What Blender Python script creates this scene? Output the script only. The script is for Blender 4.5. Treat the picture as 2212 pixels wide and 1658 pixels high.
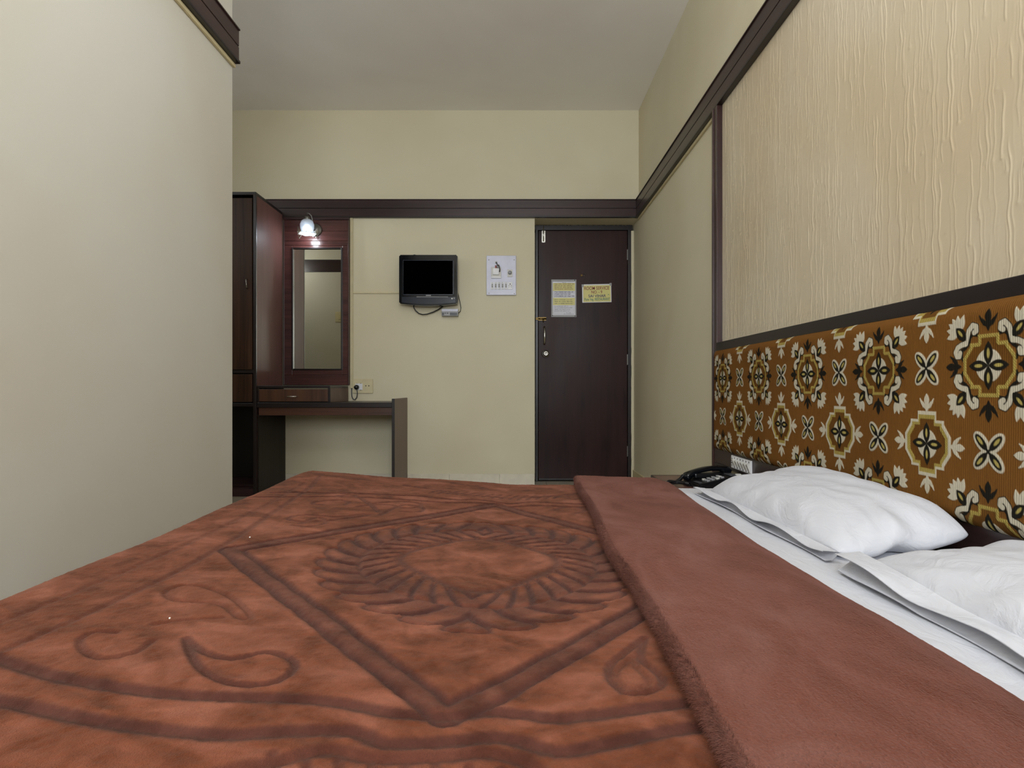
import bpy, bmesh, math, random
import numpy as np
from mathutils import Vector, Matrix

C = bpy.context.scene.collection
for o in list(bpy.data.objects):
    bpy.data.objects.remove(o)
random.seed(7)
RNG = np.random.default_rng(11)
PI = math.pi

# ------------------------------------------------------------------ camera, world, lights, exposure
F = 1280.0                      # focal length in pixels of the 2212 px frame
CAMZ = 0.78                     # the camera stands just above the bed
cam_d = bpy.data.cameras.new('camera')
cam_d.sensor_width = 36.0
cam_d.lens = F / 2212 * 36
cam_d.shift_y = 9 / 2212
cam_d.clip_start = 0.02
cam = bpy.data.objects.new('camera', cam_d)
cam.location = (0, 0, CAMZ)
cam.rotation_euler = (PI / 2, 0, 0)
C.objects.link(cam)
bpy.context.scene.camera = cam
sc = bpy.context.scene
sc.view_settings.view_transform = 'Standard'
sc.view_settings.look = 'None'
sc.view_settings.exposure = -0.17
sc.view_settings.gamma = 1.0
sc.view_settings.use_curve_mapping = False

world = bpy.data.worlds.new('world')
sc.world = world
world.use_nodes = True
world.node_tree.nodes['Background'].inputs[0].default_value = (0.62, 0.76, 1.0, 1)
world.node_tree.nodes['Background'].inputs[1].default_value = 1.0


def area(name, loc, rot, sx, sy, power, col):
    l = bpy.data.lights.new(name, 'AREA')
    l.shape = 'RECTANGLE'
    l.size, l.size_y = sx, sy
    l.energy = power
    l.color = col
    o = bpy.data.objects.new(name, l)
    o.location = loc
    o.rotation_euler = rot
    C.objects.link(o)
    return o


# daylight coming in through the window of the rear wall, behind the camera
area('window_daylight', (-0.08, -1.60, 1.75), (PI / 2, 0, 0), 1.5, 1.3, 98, (0.90, 0.95, 1.0))

# ------------------------------------------------------------------ helpers


def lin(r, g, b):
    f = lambda c: (c / 255 / 12.92) if c / 255 <= 0.04045 else ((c / 255 + 0.055) / 1.055) ** 2.4
    return (f(r), f(g), f(b))


def wx(px, D):
    return (px - 1106) * D / F


def wz(py, D):
    return CAMZ - (py - 838) * D / F


class NT:
    def __init__(self, name):
        self.m = bpy.data.materials.new(name)
        self.m.use_nodes = True
        self.t = self.m.node_tree
        self.b = self.t.nodes['Principled BSDF']

    def n(self, typ, **kw):
        nd = self.t.nodes.new(typ)
        for k, v in kw.items():
            setattr(nd, k, v)
        return nd

    def l(self, a, b):
        self.t.links.new(a, b)

    def coords(self, scale=(1, 1, 1), kind='Object'):
        tc = self.n('ShaderNodeTexCoord')
        mp = self.n('ShaderNodeMapping')
        mp.inputs['Scale'].default_value = scale
        self.l(tc.outputs[kind], mp.inputs['Vector'])
        return mp.outputs['Vector']

    def noise(self, vec, scale, detail=3, rough=0.5, dist=0.0):
        nd = self.n('ShaderNodeTexNoise')
        nd.inputs['Scale'].default_value = scale
        nd.inputs['Detail'].default_value = detail
        nd.inputs['Roughness'].default_value = rough
        nd.inputs['Distortion'].default_value = dist
        self.l(vec, nd.inputs['Vector'])
        return nd.outputs['Fac']

    def ramp(self, fac, stops):
        nd = self.n('ShaderNodeValToRGB')
        el = nd.color_ramp.elements
        while len(el) < len(stops):
            el.new(0.5)
        for e, (p, c) in zip(el, stops):
            e.position = p
            e.color = (*c, 1)
        self.l(fac, nd.inputs['Fac'])
        return nd.outputs['Color']

    def mix(self, fac, a, b, mode='MIX'):
        nd = self.n('ShaderNodeMix', data_type='RGBA', blend_type=mode)
        for sock, v in ((nd.inputs[0], fac), (nd.inputs[6], a), (nd.inputs[7], b)):
            if hasattr(v, 'links') or hasattr(v, 'is_output'):
                self.l(v, sock)
            elif isinstance(v, tuple):
                sock.default_value = (*v, 1)
            else:
                sock.default_value = v
        return nd.outputs[2]

    def attr(self, name):
        nd = self.n('ShaderNodeAttribute')
        nd.attribute_name = name
        return nd

    def bump(self, h, strength, dist=0.01):
        nd = self.n('ShaderNodeBump')
        nd.inputs['Strength'].default_value = strength
        nd.inputs['Distance'].default_value = dist
        self.l(h, nd.inputs['Height'])
        self.l(nd.outputs['Normal'], self.b.inputs['Normal'])

    def set(self, **kw):
        for k, v in kw.items():
            s = self.b.inputs[k]
            if hasattr(v, 'is_output'):
                self.l(v, s)
            elif isinstance(v, tuple) and len(v) == 3:
                s.default_value = (*v, 1)
            else:
                s.default_value = v
        return self


def plain(name, col, rough=0.5, metal=0.0, spec=0.5, emit=None, es=0.0, coat=0.0, vary=0.06):
    t = NT(name)
    v = t.coords((1, 1, 1))
    f = t.noise(v, 14, 3)
    c = lin(*col)
    t.set(**{'Base Color': t.ramp(f, [(0.3, tuple(x * (1 - vary) for x in c)), (0.7, tuple(min(1, x * (1 + vary)) for x in c))]),
             'Roughness': rough, 'Metallic': metal, 'Specular IOR Level': spec, 'Coat Weight': coat})
    if emit:
        t.set(**{'Emission Color': lin(*emit), 'Emission Strength': es})
    return t.m


def wood(name, dark, light, rough=0.35, scale=(1, 1, 1), spec=0.5, coat=0.0, fine=40.0):
    """grain runs along the axis whose scale is small"""
    t = NT(name)
    v = t.coords(scale)
    f1 = t.noise(v, fine, 5, 0.65, 0.6)
    f2 = t.noise(v, fine * 0.22, 2, 0.5, 0.3)
    mm = t.n('ShaderNodeMath', operation='ADD')
    t.l(f1, mm.inputs[0])
    t.l(f2, mm.inputs[1])
    h = t.n('ShaderNodeMath', operation='MULTIPLY')
    t.l(mm.outputs[0], h.inputs[0])
    h.inputs[1].default_value = 0.5
    t.set(**{'Base Color': t.ramp(h.outputs[0], [(0.36, lin(*dark)), (0.64, lin(*light))]),
             'Roughness': rough, 'Specular IOR Level': spec, 'Coat Weight': coat, 'Coat Roughness': 0.2})
    t.bump(f1, 0.06, 0.002)
    return t.m


def paint(name, col, stain=(0.93, 1.04), rough=0.55, bump=0.12, tint=None):
    t = NT(name)
    v = t.coords()
    big = t.noise(v, 0.9, 3, 0.55, 0.4)
    fine = t.noise(v, 160, 3, 0.6)
    mid = t.noise(v, 9, 3, 0.5)
    c = lin(*col)
    c2 = lin(*tint) if tint else tuple(x * stain[0] for x in c)
    t.set(**{'Base Color': t.ramp(big, [(0.32, c2), (0.62, tuple(min(1, x * stain[1]) for x in c))]),
             'Roughness': rough, 'Specular IOR Level': 0.35})
    ad = t.n('ShaderNodeMath', operation='MULTIPLY_ADD')
    t.l(mid, ad.inputs[0])
    ad.inputs[1].default_value = 2.0
    t.l(fine, ad.inputs[2])
    t.bump(ad.outputs[0], bump, 0.002)
    return t.m


M = {}
M['wall'] = paint('cream_wall_paint', (213, 206, 179), tint=(208, 198, 168))
M['wall_left'] = paint('cream_wall_paint_left', (200, 197, 185), tint=(197, 189, 172))
M['ceil'] = paint('ceiling_paint', (244, 241, 236), tint=(240, 236, 231))
M['plaster'] = paint('textured_plaster_paint', (202, 191, 167), tint=(196, 179, 149), rough=0.33, bump=0.08)
M['batten'] = plain('cream_batten_paint', (206, 192, 150), 0.5)
M['conduit'] = plain('cream_conduit', (206, 194, 156), 0.45)
M['trim'] = wood('dark_trim_wood', (38, 25, 25), (58, 37, 36), 0.32, (1, 1, 1), fine=12)
M['trim_x'] = wood('dark_trim_wood_x', (38, 25, 26), (60, 38, 38), 0.30, (0.05, 1, 1), fine=60)
M['trim_y'] = wood('dark_trim_wood_y', (40, 27, 26), (62, 42, 39), 0.32, (1, 0.05, 1), fine=60)
M['trim_z'] = wood('dark_trim_wood_z', (44, 28, 27), (72, 46, 42), 0.28, (1, 1, 0.05), fine=60)
M['edge'] = plain('blackish_wood_edge', (30, 22, 22), 0.35)
M['lam_z'] = wood('wardrobe_laminate', (40, 25, 16), (76, 50, 32), 0.5, (1, 1, 0.03), spec=0.25, fine=75)
M['lam_in'] = wood('wardrobe_inside', (22, 18, 18), (34, 27, 26), 0.5, (1, 1, 0.05), fine=40)
M['lower_side'] = wood('dark_lower_side', (34, 27, 22), (46, 37, 30), 0.5, (1, 1, 0.05), spec=0.25, fine=40)
M['lam_side'] = wood('wardrobe_side_laminate', (104, 70, 64), (114, 78, 71), 0.5, (1, 1, 0.06), spec=0.3, fine=50)
M['drawer'] = wood('drawer_laminate', (58, 36, 24), (96, 62, 42), 0.38, (1, 1, 0.04), fine=80)
M['mahog'] = wood('mahogany_panel', (58, 33, 32), (90, 52, 48), 0.22, (0.035, 1, 1), fine=90, coat=0.3)
M['apron'] = wood('desk_apron_wood', (56, 34, 26), (88, 56, 40), 0.35, (0.04, 1, 1), fine=70)
M['legpan'] = wood('desk_leg_laminate', (92, 66, 58), (108, 80, 70), 0.4, (1, 1, 0.05), fine=50)
M['mirror'] = plain('mirror_glass', (214, 212, 196), 0.015, 1.0, vary=0.0)
M['chrome'] = plain('brushed_chrome', (196, 194, 188), 0.25, 1.0)
M['brass'] = plain('aged_brass', (112, 92, 56), 0.35, 1.0)
M['steel'] = plain('dull_steel', (130, 128, 124), 0.4, 1.0)
M['blk'] = plain('black_plastic', (17, 18, 20), 0.28)
M['blkgloss'] = plain('black_gloss_plastic', (9, 12, 17), 0.12, spec=0.35)
M['screen'] = plain('black_screen', (2, 2, 2), 0.7, spec=0.0)
M['bezel'] = plain('grey_gloss_bezel', (30, 36, 47), 0.2, spec=0.35)
M['white'] = plain('white_plastic', (226, 226, 228), 0.35)
M['offwhite'] = plain('aged_white_plastic', (206, 204, 196), 0.4)
M['hole'] = plain('dark_socket_hole', (14, 13, 14), 0.6)
M['grey'] = plain('grey_plastic', (150, 150, 152), 0.4)
M['dgrey'] = plain('dark_grey_plastic', (66, 68, 72), 0.4)
M['alu'] = plain('painted_metal_plate', (196, 197, 212), 0.42, 0.1)
M['tile_w'] = plain('skirting_tile', (214, 206, 186), 0.25)
M['tile_f'] = plain('floor_tile', (176, 166, 146), 0.22)
M['grout'] = plain('tile_grout', (120, 112, 98), 0.7)
t = NT('white_cotton')
v = t.coords()
cr1 = t.noise(t.coords((1, .6, 1)), 18, 4, .6, 1.6)
cr2 = t.noise(v, 600, 2)
t.set(**{'Base Color': t.ramp(cr1, [(.3, lin(201, 202, 209)), (.7, lin(206, 207, 212))]), 'Roughness': .85, 'Specular IOR Level': .15})
ad = t.n('ShaderNodeMath', operation='MULTIPLY_ADD')
t.l(cr2, ad.inputs[0])
ad.inputs[1].default_value = .03
t.l(cr1, ad.inputs[2])
t.bump(ad.outputs[0], .35, .012)
M['sheet'] = t.m
M['matt'] = plain('mattress_ticking', (196, 188, 176), 0.85)
M['frame_w'] = wood('bed_frame_wood', (46, 30, 26), (74, 48, 40), 0.35, (1, 0.05, 1), fine=40)
M['stand'] = wood('nightstand_wood', (84, 56, 50), (118, 84, 74), 0.3, (0.06, 1, 1), fine=70)
M['yellow'] = plain('yellow_sign_vinyl', (214, 206, 128), 0.4)
M['paper'] = plain('printed_paper', (218, 218, 228), 0.45)
M['red'] = plain('red_print', (140, 40, 44), 0.5)
M['navy'] = plain('navy_print', (40, 36, 92), 0.5)
M['green'] = plain('green_print', (28, 112, 104), 0.5)
M['ink'] = plain('dark_ink', (44, 42, 46), 0.5)
M['ink2'] = plain('brown_ink', (134, 84, 58), 0.5)
M['ink3'] = plain('grey_ink', (128, 128, 142), 0.5)
M['lint'] = plain('white_lint', (230, 228, 222), 0.9)


def door_mat():
    t = NT('dark_door_veneer')
    v = t.coords((1, 1, 0.07))
    f = t.noise(v, 26, 5, 0.6, 0.4)
    g = t.noise(t.coords((1, 1, 0.35)), 3.2, 4, 0.6)
    c = t.ramp(f, [(0.3, lin(30, 17, 18)), (0.7, lin(50, 29, 28))])
    c2 = t.mix(t.ramp(g, [(0.4, (0, 0, 0)), (0.65, (0.6, 0.6, 0.6))]), c, lin(60, 36, 29))
    t.set(**{'Base Color': c2, 'Roughness': t.ramp(g, [(0.3, (0.30,) * 3), (0.7, (0.45,) * 3)]), 'Specular IOR Level': 0.18})
    t.bump(f, 0.05, 0.002)
    return t.m


M['door'] = door_mat()


def glass_mat(name, col, rough, trans, alpha=1.0, emit=0.0):
    t = NT(name)
    v = t.coords()
    f = t.noise(v, 30, 2)
    t.set(**{'Base Color': t.ramp(f, [(0.3, lin(*col)), (0.7, lin(*[min(255, c + 5) for c in col]))]), 'Roughness': rough,
             'Transmission Weight': trans, 'IOR': 1.45})
    if emit:
        t.set(**{'Emission Color': lin(225, 238, 255), 'Emission Strength': emit})
    return t.m


M['glass'] = glass_mat('window_glass', (240, 244, 246), 0.0, 1.0)
M['frost'] = glass_mat('frosted_lamp_glass', (236, 240, 244), 0.45, 0.75)
M['cglass'] = glass_mat('clear_ruffled_glass', (244, 242, 226), 0.03, 0.95)
M['bulb'] = plain('lit_bulb', (255, 255, 255), 0.4, emit=(228, 240, 255), es=9.0)
M['tube'] = plain('lit_tube', (255, 255, 255), 0.4, emit=(244, 247, 255), es=26.0)
M['globe'] = plain('fill_globe_glow', (255, 255, 255), 0.4, emit=(240, 245, 255), es=40.0)  # glow of the two added fill globes


# -------- mesh helpers
def mesh_from(name, verts, faces, smooth=False):
    me = bpy.data.meshes.new(name)
    me.from_pydata([tuple(v) for v in verts], [], faces)
    me.validate()
    if smooth:
        me.polygons.foreach_set('use_smooth', [True] * len(me.polygons))
    me.update()
    return me


def grid_mesh(name, P, flip=False, closed_u=False, attrs=None, colors=None):
    """P: (n, m, 3) array of points -> smooth quad grid"""
    n, m = P.shape[:2]
    me = bpy.data.meshes.new(name)
    idx = np.arange(n * m).reshape(n, m)
    if closed_u:
        idx = np.vstack([idx, idx[:1]])
    a, b, c, d = idx[:-1, :-1], idx[1:, :-1], idx[1:, 1:], idx[:-1, 1:]
    q = np.stack([a, d, c, b] if flip else [a, b, c, d], -1).reshape(-1, 4).astype(np.int32)
    me.vertices.add(n * m)
    me.vertices.foreach_set('co', np.ascontiguousarray(P, dtype=np.float32).reshape(-1))
    me.loops.add(q.size)
    me.loops.foreach_set('vertex_index', q.reshape(-1))
    me.polygons.add(len(q))
    me.polygons.foreach_set('loop_start', np.arange(0, q.size, 4, dtype=np.int32))
    me.polygons.foreach_set('use_smooth', np.ones(len(q), dtype=bool))
    me.update(calc_edges=True)
    for k, v in (attrs or {}).items():
        at = me.attributes.new(k, 'FLOAT', 'POINT')
        at.data.foreach_set('value', np.ascontiguousarray(v, dtype=np.float32).reshape(-1))
    for k, v in (colors or {}).items():
        at = me.attributes.new(k, 'FLOAT_COLOR', 'POINT')
        rgba = np.ones((n * m, 4), np.float32)
        rgba[:, :3] = v.reshape(-1, 3)
        at.data.foreach_set('color', rgba.reshape(-1))
    me.validate()
    return me


class MB:
    """collects shapes in world (or parent-local) coordinates, builds ONE mesh object"""

    def __init__(self):
        self.bm = bmesh.new()

    def box(self, x0, x1, y0, y1, z0, z1, bev=0.0, seg=2):
        r = bmesh.ops.create_cube(self.bm, size=1.0)
        for v in r['verts']:
            v.co = Vector(((x0 + x1) / 2 + v.co.x * (x1 - x0), (y0 + y1) / 2 + v.co.y * (y1 - y0), (z0 + z1) / 2 + v.co.z * (z1 - z0)))
        if bev > 0:
            es = list({e for v in r['verts'] for e in v.link_edges})
            bmesh.ops.bevel(self.bm, geom=es, offset=bev, segments=seg, affect='EDGES', profile=0.5)
        return self

    def prism(self, pts, axis, a0, a1):
        """extrude a 2D outline along an axis ('x': pts are (y,z); 'y': (x,z); 'z': (x,y))"""
        def co(p, a):
            return {'x': (a, p[0], p[1]), 'y': (p[0], a, p[1]), 'z': (p[0], p[1], a)}[axis]
        va = [self.bm.verts.new(co(p, a0)) for p in pts]
        vb = [self.bm.verts.new(co(p, a1)) for p in pts]
        n = len(pts)
        fs = [self.bm.faces.new(va), self.bm.faces.new(vb[::-1])]
        for i in range(n):
            fs.append(self.bm.faces.new((va[i], vb[i], vb[(i + 1) % n], va[(i + 1) % n])))
        bmesh.ops.recalc_face_normals(self.bm, faces=fs)
        return self

    def lathe(self, prof, origin, axis='z', seg=32, ruffle=None):
        """prof: list of (r, h)"""
        rows = []
        for r, h in prof:
            row = []
            for i in range(seg):
                a = 2 * PI * i / seg
                rr = r * (ruffle(a, h) if ruffle else 1)
                x, y = rr * math.cos(a), rr * math.sin(a)
                p = {'z': (x, y, h), 'y': (x, h, y), 'x': (h, x, y)}[axis]
                row.append(self.bm.verts.new(Vector(origin) + Vector(p)))
            rows.append(row)
        fs = []
        for k in range(len(rows) - 1):
            for i in range(seg):
                j = (i + 1) % seg
                fs.append(self.bm.faces.new((rows[k][i], rows[k][j], rows[k + 1][j], rows[k + 1][i])))
        for row in (rows[0], rows[-1]):
            fs.append(self.bm.faces.new(row))
        bmesh.ops.recalc_face_normals(self.bm, faces=fs)
        for f in fs:
            f.smooth = True
        return self

    def tube(self, pts, r, seg=8, smooth=True):
        pts = [Vector(p) for p in pts]
        rows = []
        up = Vector((0.13, 0.27, 0.95)).normalized()
        for i, p in enumerate(pts):
            t = (pts[min(i + 1, len(pts) - 1)] - pts[max(i - 1, 0)]).normalized()
            s = t.cross(up)
            if s.length < 1e-4:
                s = t.cross(Vector((1, 0, 0)))
            s.normalize()
            w = s.cross(t).normalized()
            rr = r[i] if isinstance(r, (list, tuple)) else r
            rows.append([self.bm.verts.new(p + s * (rr * math.cos(2 * PI * k / seg)) + w * (rr * math.sin(2 * PI * k / seg))) for k in range(seg)])
        fs = []
        for a, b in zip(rows[:-1], rows[1:]):
            for k in range(seg):
                fs.append(self.bm.faces.new((a[k], a[(k + 1) % seg], b[(k + 1) % seg], b[k])))
        fs.append(self.bm.faces.new(rows[0]))
        fs.append(self.bm.faces.new(rows[-1]))
        bmesh.ops.recalc_face_normals(self.bm, faces=fs)
        for f in fs:
            f.smooth = smooth
        return self

    def quad(self, pts):
        self.bm.faces.new([self.bm.verts.new(p) for p in pts])
        return self

    def build(self, name, mat, parent=None, world=True):
        me = bpy.data.meshes.new(name)
        self.bm.normal_update()
        self.bm.to_mesh(me)
        self.bm.free()
        return add(name, me, mat, parent, world)


def root_loc(p):
    v = Vector((0, 0, 0))
    while p:
        v += p.location
        p = p.parent
    return v


def add(name, me, mat, parent=None, world=True):
    me.materials.clear()
    me.materials.append(M[mat] if isinstance(mat, str) else mat)
    o = bpy.data.objects.new(name, me)
    C.objects.link(o)
    if parent:
        o.parent = parent
        if world:
            me.transform(Matrix.Translation(-root_loc(parent)))
    else:
        co = np.empty(len(me.vertices) * 3, np.float32)
        me.vertices.foreach_get('co', co)
        co = co.reshape(-1, 3)
        lo, hi = co.min(0), co.max(0)
        base = Vector(((lo[0] + hi[0]) / 2, (lo[1] + hi[1]) / 2, lo[2]))
        me.transform(Matrix.Translation(-base))
        o.location = base
    return o


def thing(name, loc, label, cat, group=None, rotz=0.0):
    o = bpy.data.objects.new(name, None)
    o.empty_display_size = 0.05
    o.location = loc
    o.rotation_euler = (0, 0, rotz)
    C.objects.link(o)
    return tag(o, label, cat, group)


def tag(o, label=None, cat=None, group=None, kind=None):
    if label:
        o['label'] = label
    if cat:
        o['category'] = cat
    if group:
        o['group'] = group
    if kind:
        o['kind'] = kind
    return o


def struct(o, label, cat):
    return tag(o, label, cat, None, 'structure')


def text_mesh(body, width, height, bold=0.0):
    cu = bpy.data.curves.new('lettering', 'FONT')
    cu.body = body
    cu.size = 1.0
    cu.offset = bold
    cu.extrude = 0.0
    o = bpy.data.objects.new('lettering', cu)
    C.objects.link(o)
    dg = bpy.context.evaluated_depsgraph_get()
    me = bpy.data.meshes.new_from_object(o.evaluated_get(dg))
    bpy.data.objects.remove(o)
    co = np.empty(len(me.vertices) * 3, np.float32)
    me.vertices.foreach_get('co', co)
    co = co.reshape(-1, 3)
    lo, hi = co.min(0), co.max(0)
    co[:, 0] = (co[:, 0] - (lo[0] + hi[0]) / 2) * width / (hi[0] - lo[0])
    co[:, 1] = (co[:, 1] - (lo[1] + hi[1]) / 2) * height / (hi[1] - lo[1])
    # stand the text up, facing -Y
    out = np.stack([co[:, 0], 0 * co[:, 0], co[:, 1]], -1)
    me.vertices.foreach_set('co', out.reshape(-1))
    me.update()
    return me


# ------------------------------------------------------------------ the room
XR, XL, XFL = 1.022, -1.18, -2.90       # right wall, near left wall, far left wall
YB, YD, YREAR, YC = 4.78, 5.00, -1.65, 2.50  # back wall, door plane, rear wall, corner of the left wall
ZC = 3.02
DX0 = 0.183                               # left edge of the door recess
TZ0, TZ1 = 2.149, 2.295                   # dark band round the room

b = MB()
b.box(XFL - .1, DX0, YB, YB + .45, 0, ZC)
b.box(DX0, XR, YB, YB + .45, TZ0, ZC)
b.box(DX0, XR, YD + .06, YB + .45, 0, TZ0)
struct(b.build('wall_back', 'wall'), 'plain cream wall facing the camera behind the television', 'wall')
b = MB().box(XR, XR + .12, YREAR, YD + .23, 0, ZC)
wall_right = struct(b.build('wall_right', 'wall'), 'cream wall on the right, plain near the door, behind the headboard', 'wall')
b = MB().box(XFL, XL, YREAR, YC, 0, ZC)
struct(b.build('wall_left', 'wall_left'), 'pale plain wall filling the left of the picture', 'wall')
b = MB().box(XFL - .1, XFL, YC, YB, 0, ZC)
struct(b.build('wall_far_left', 'wall'), 'cream wall beside the wardrobe, hidden round the left corner', 'wall')
b = MB()
b.box(XL, -.83, YREAR - .15, YREAR, 0, ZC)
b.box(.67, XR, YREAR - .15, YREAR, 0, ZC)
b.box(-.83, .67, YREAR - .15, YREAR, 0, 1.1)
b.box(-.83, .67, YREAR - .15, YREAR, 2.4, ZC)
struct(b.build('wall_rear', 'wall'), 'cream wall with the window behind the camera', 'wall')
b = MB().box(XFL - .1, XR + .12, YREAR - .15, YB + .45, ZC, ZC + .1)
struct(b.build('ceiling', 'ceil'), 'flat pale grey painted ceiling', 'ceiling')

# floor with its tiles
b = MB().box(XFL - .1, XR + .12, YREAR - .15, YB + .45, -.1, -.006)
floor = struct(b.build('floor', 'grout'), 'beige tiled floor seen as a strip before the door', 'floor')
tile_me = None
TS = 0.40
for i in range(10):
    for j in range(17):
        x0, y0 = 0.282 - TS * (8 - i), YB + .20 - TS * (j + 1) + .0
        x1, y1 = x0 + TS, y0 + TS
        if x0 < XFL or x1 > XR + .12 or y1 < -1.4:
            continue
        if x1 < XL and y1 < YC:
            continue
        if tile_me is None:
            mb = MB().box(-TS / 2 + .0015, TS / 2 - .0015, -TS / 2 + .0015, TS / 2 - .0015, -.008, 0, .0012, 1)
            o = mb.build('tile', 'tile_f', floor, world=False)
            tile_me = o.data
        else:
            o = bpy.data.objects.new('tile', tile_me)
            C.objects.link(o)
            o.parent = floor
        o.location = Vector(((x0 + x1) / 2, (y0 + y1) / 2, 0)) - floor.location

# window behind the camera
w = thing('window_1', (-.08, YREAR - .08, 1.1), 'wooden framed window in the wall behind the camera', 'window')
w['kind'] = 'structure'
b = MB()
for x0, x1, z0, z1 in ((-.83, -.78, 1.1, 2.4), (.62, .67, 1.1, 2.4), (-.78, .62, 1.1, 1.15), (-.78, .62, 2.35, 2.4), (-.105, -.055, 1.15, 2.35)):
    b.box(x0, x1, YREAR - .11, YREAR - .05, z0, z1, .004)
b.build('window_frame', 'trim_z', w)
for x0, x1 in ((-.78, -.105), (-.055, .62)):
    MB().box(x0, x1, YREAR - .083, YREAR - .077, 1.15, 2.35).build('pane', 'glass', w)

# fluorescent tube on the right wall above the bed, out of the frame
t = thing('wall_tube_lamp', (XR, .65, 2.60), 'white fluorescent tube on the right wall above the headboard band', 'lamp')
MB().box(XR - .045, XR, .03, 1.27, 2.58, 2.65, .006).build('batten', 'white', t)
MB().tube([(XR - .075, .07, 2.615), (XR - .075, 1.23, 2.615)], .013, 12).build('tube', 'tube', t)
for y in (.06, 1.24):
    MB().box(XR - .09, XR - .04, y - .012, y + .012, 2.60, 2.63, .003).build('lamp_holder', 'white', t)


# added pendant globe, unseen above the frame, lifting the ceiling and far walls
t = thing('pendant_fill_globe', (-.15, 1.35, ZC), 'added white fill globe hanging unseen from the ceiling over the bed', 'lamp')
MB().lathe([(.05, 0), (.05, -.012), (.02, -.03), (.004, -.032)], (-.15, 1.35, ZC), 'z', 24).build('ceiling_rose', 'white', t)
MB().tube([(-.15, 1.35, ZC - .03), (-.15, 1.35, ZC - .54)], .006, 8).build('stem', 'steel', t)
MB().lathe([(.12 * math.sin(PI * (k + .3) / 16.6), .12 * math.cos(PI * (k + .3) / 16.6)) for k in range(17)], (-.15, 1.35, ZC - .65), 'z', 32).build('globe', 'globe', t)

# added fill globe, unseen round the corner, brightening the ceiling and wardrobe end
t = thing('corner_fill_globe', (XFL, 3.05, 2.25), 'added white fill globe on the far left wall, unseen round the corner', 'lamp')
MB().lathe([(.05, 0), (.05, .012), (.02, .03), (.012, .09)], (XFL, 3.05, 2.25), 'x', 24).build('back_plate', 'steel', t)
MB().lathe([(.09 * math.sin(PI * (k + .3) / 16.6), .09 * math.cos(PI * (k + .3) / 16.6)) for k in range(17)], (XFL + .17, 3.05, 2.25), 'z', 28).build('globe', 'globe', t)

# ---- dark band round the room
def band(name, axis, fixed, a0, a1, side, label, mat, lip=True):
    """a board with a groove, a thin cap and a lip, mounted on a cream batten"""
    th = .026

    def bx(d0, d1, z0, z1, q0=a0, q1=a1, bev=.0015):
        lo, hi = sorted((fixed + side * d0, fixed + side * d1))
        if axis == 'x':
            return MB().box(q0, q1, lo, hi, z0, z1, bev)
        return MB().box(lo, hi, q0, q1, z0, z1, bev)
    r = thing(name, ((a0 + a1) / 2, fixed, TZ0) if axis == 'x' else (fixed, (a0 + a1) / 2, TZ0), label, 'trim')
    r['kind'] = 'structure'
    zm = (TZ0 + TZ1) / 2
    bx(0, th, zm + .002, TZ1 - .006).build('upper_board', mat, r)
    bx(0, th, TZ0 + .012, zm - .002).build('lower_board', mat, r)
    bx(0, th - .006, zm - .003, zm + .003).build('groove', 'edge', r)
    bx(0, th + .006, TZ1 - .006, TZ1).build('cap_moulding', mat, r)
    bx(.004, th + .006, TZ0, TZ0 + .012).build('lower_lip', 'edge', r)
    if lip:
        bx(0, .012, TZ0 - .016, TZ0, q0=lip if lip is not True else a0, bev=.002).build('cream_batten', 'batten', r)
    return r


band('trim_1', 'x', YB, XFL, XR - .026, -1, 'dark wooden band running along the back wall over the television', 'trim_x', lip=False)
band('trim_2', 'y', XR, YREAR, YB, -1, 'dark wooden band running up the right wall over the headboard', 'trim_y', lip=2.92)
band('trim_3', 'y', XL, YREAR, YC + .006, 1, 'dark wooden band at the top of the left wall', 'trim_y')
r = thing('trim_4', (-2.04, YC, TZ0), 'dark wooden band seen in the mirror, round the left corner', 'trim')
r['kind'] = 'structure'
MB().box(XFL, XL - .002, YC, YC + .006, TZ0, TZ1, .001).build('board', 'trim_x', r)
MB().box(XFL, XL - .002, YC, YC + .009, TZ1 - .008, TZ1, .001).build('cap_moulding', 'edge', r)

# upright trims that frame the textured panel behind the bed
for k, (y0, y1, lab) in enumerate(((2.866, 2.92, 'dark upright wooden trim between plain wall and textured panel'),
                                   (-.52, -.466, 'dark upright wooden trim at the near end of the headboard'))):
    r = thing('trim_%d' % (5 + k), (XR, (y0 + y1) / 2, .36), lab, 'trim')
    r['kind'] = 'structure'
    MB().box(.990, XR, y0, y1, .36, TZ0, .002).build('upright_board', 'trim_z', r)
    MB().box(.984, XR, y0 - .0 if k else y0 + .038, y1 - .038 if k else y1, .36, TZ0, .002).build('raised_bead', 'trim_z', r)

# skirting
r = thing('baseboard_back', (-.33, YB, 0), 'pale tile skirting along the foot of the back wall', 'skirting')
r['kind'] = 'structure'
jo = [-.843, -.504, -.101, DX0]
for i in range(3):
    MB().box(jo[i] + .001, jo[i + 1] - .001, YB - .010, YB, 0, .090, .0015, 1).build('tile', 'tile_w', r)
MB().box(-1.83, -.87, YB - .010, YB, 0, .090, .0015, 1).build('tile', 'tile_w', r)
r = thing('baseboard_right', (XR, 4.0, 0), 'painted skirting along the foot of the right wall by the door', 'skirting')
r['kind'] = 'structure'
y = YD - .02
while y > 2.3:
    MB().box(XR - .010, XR, y - .398, y, 0, .095, .0015, 1).build('tile', 'batten', r)
    y -= .40

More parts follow.
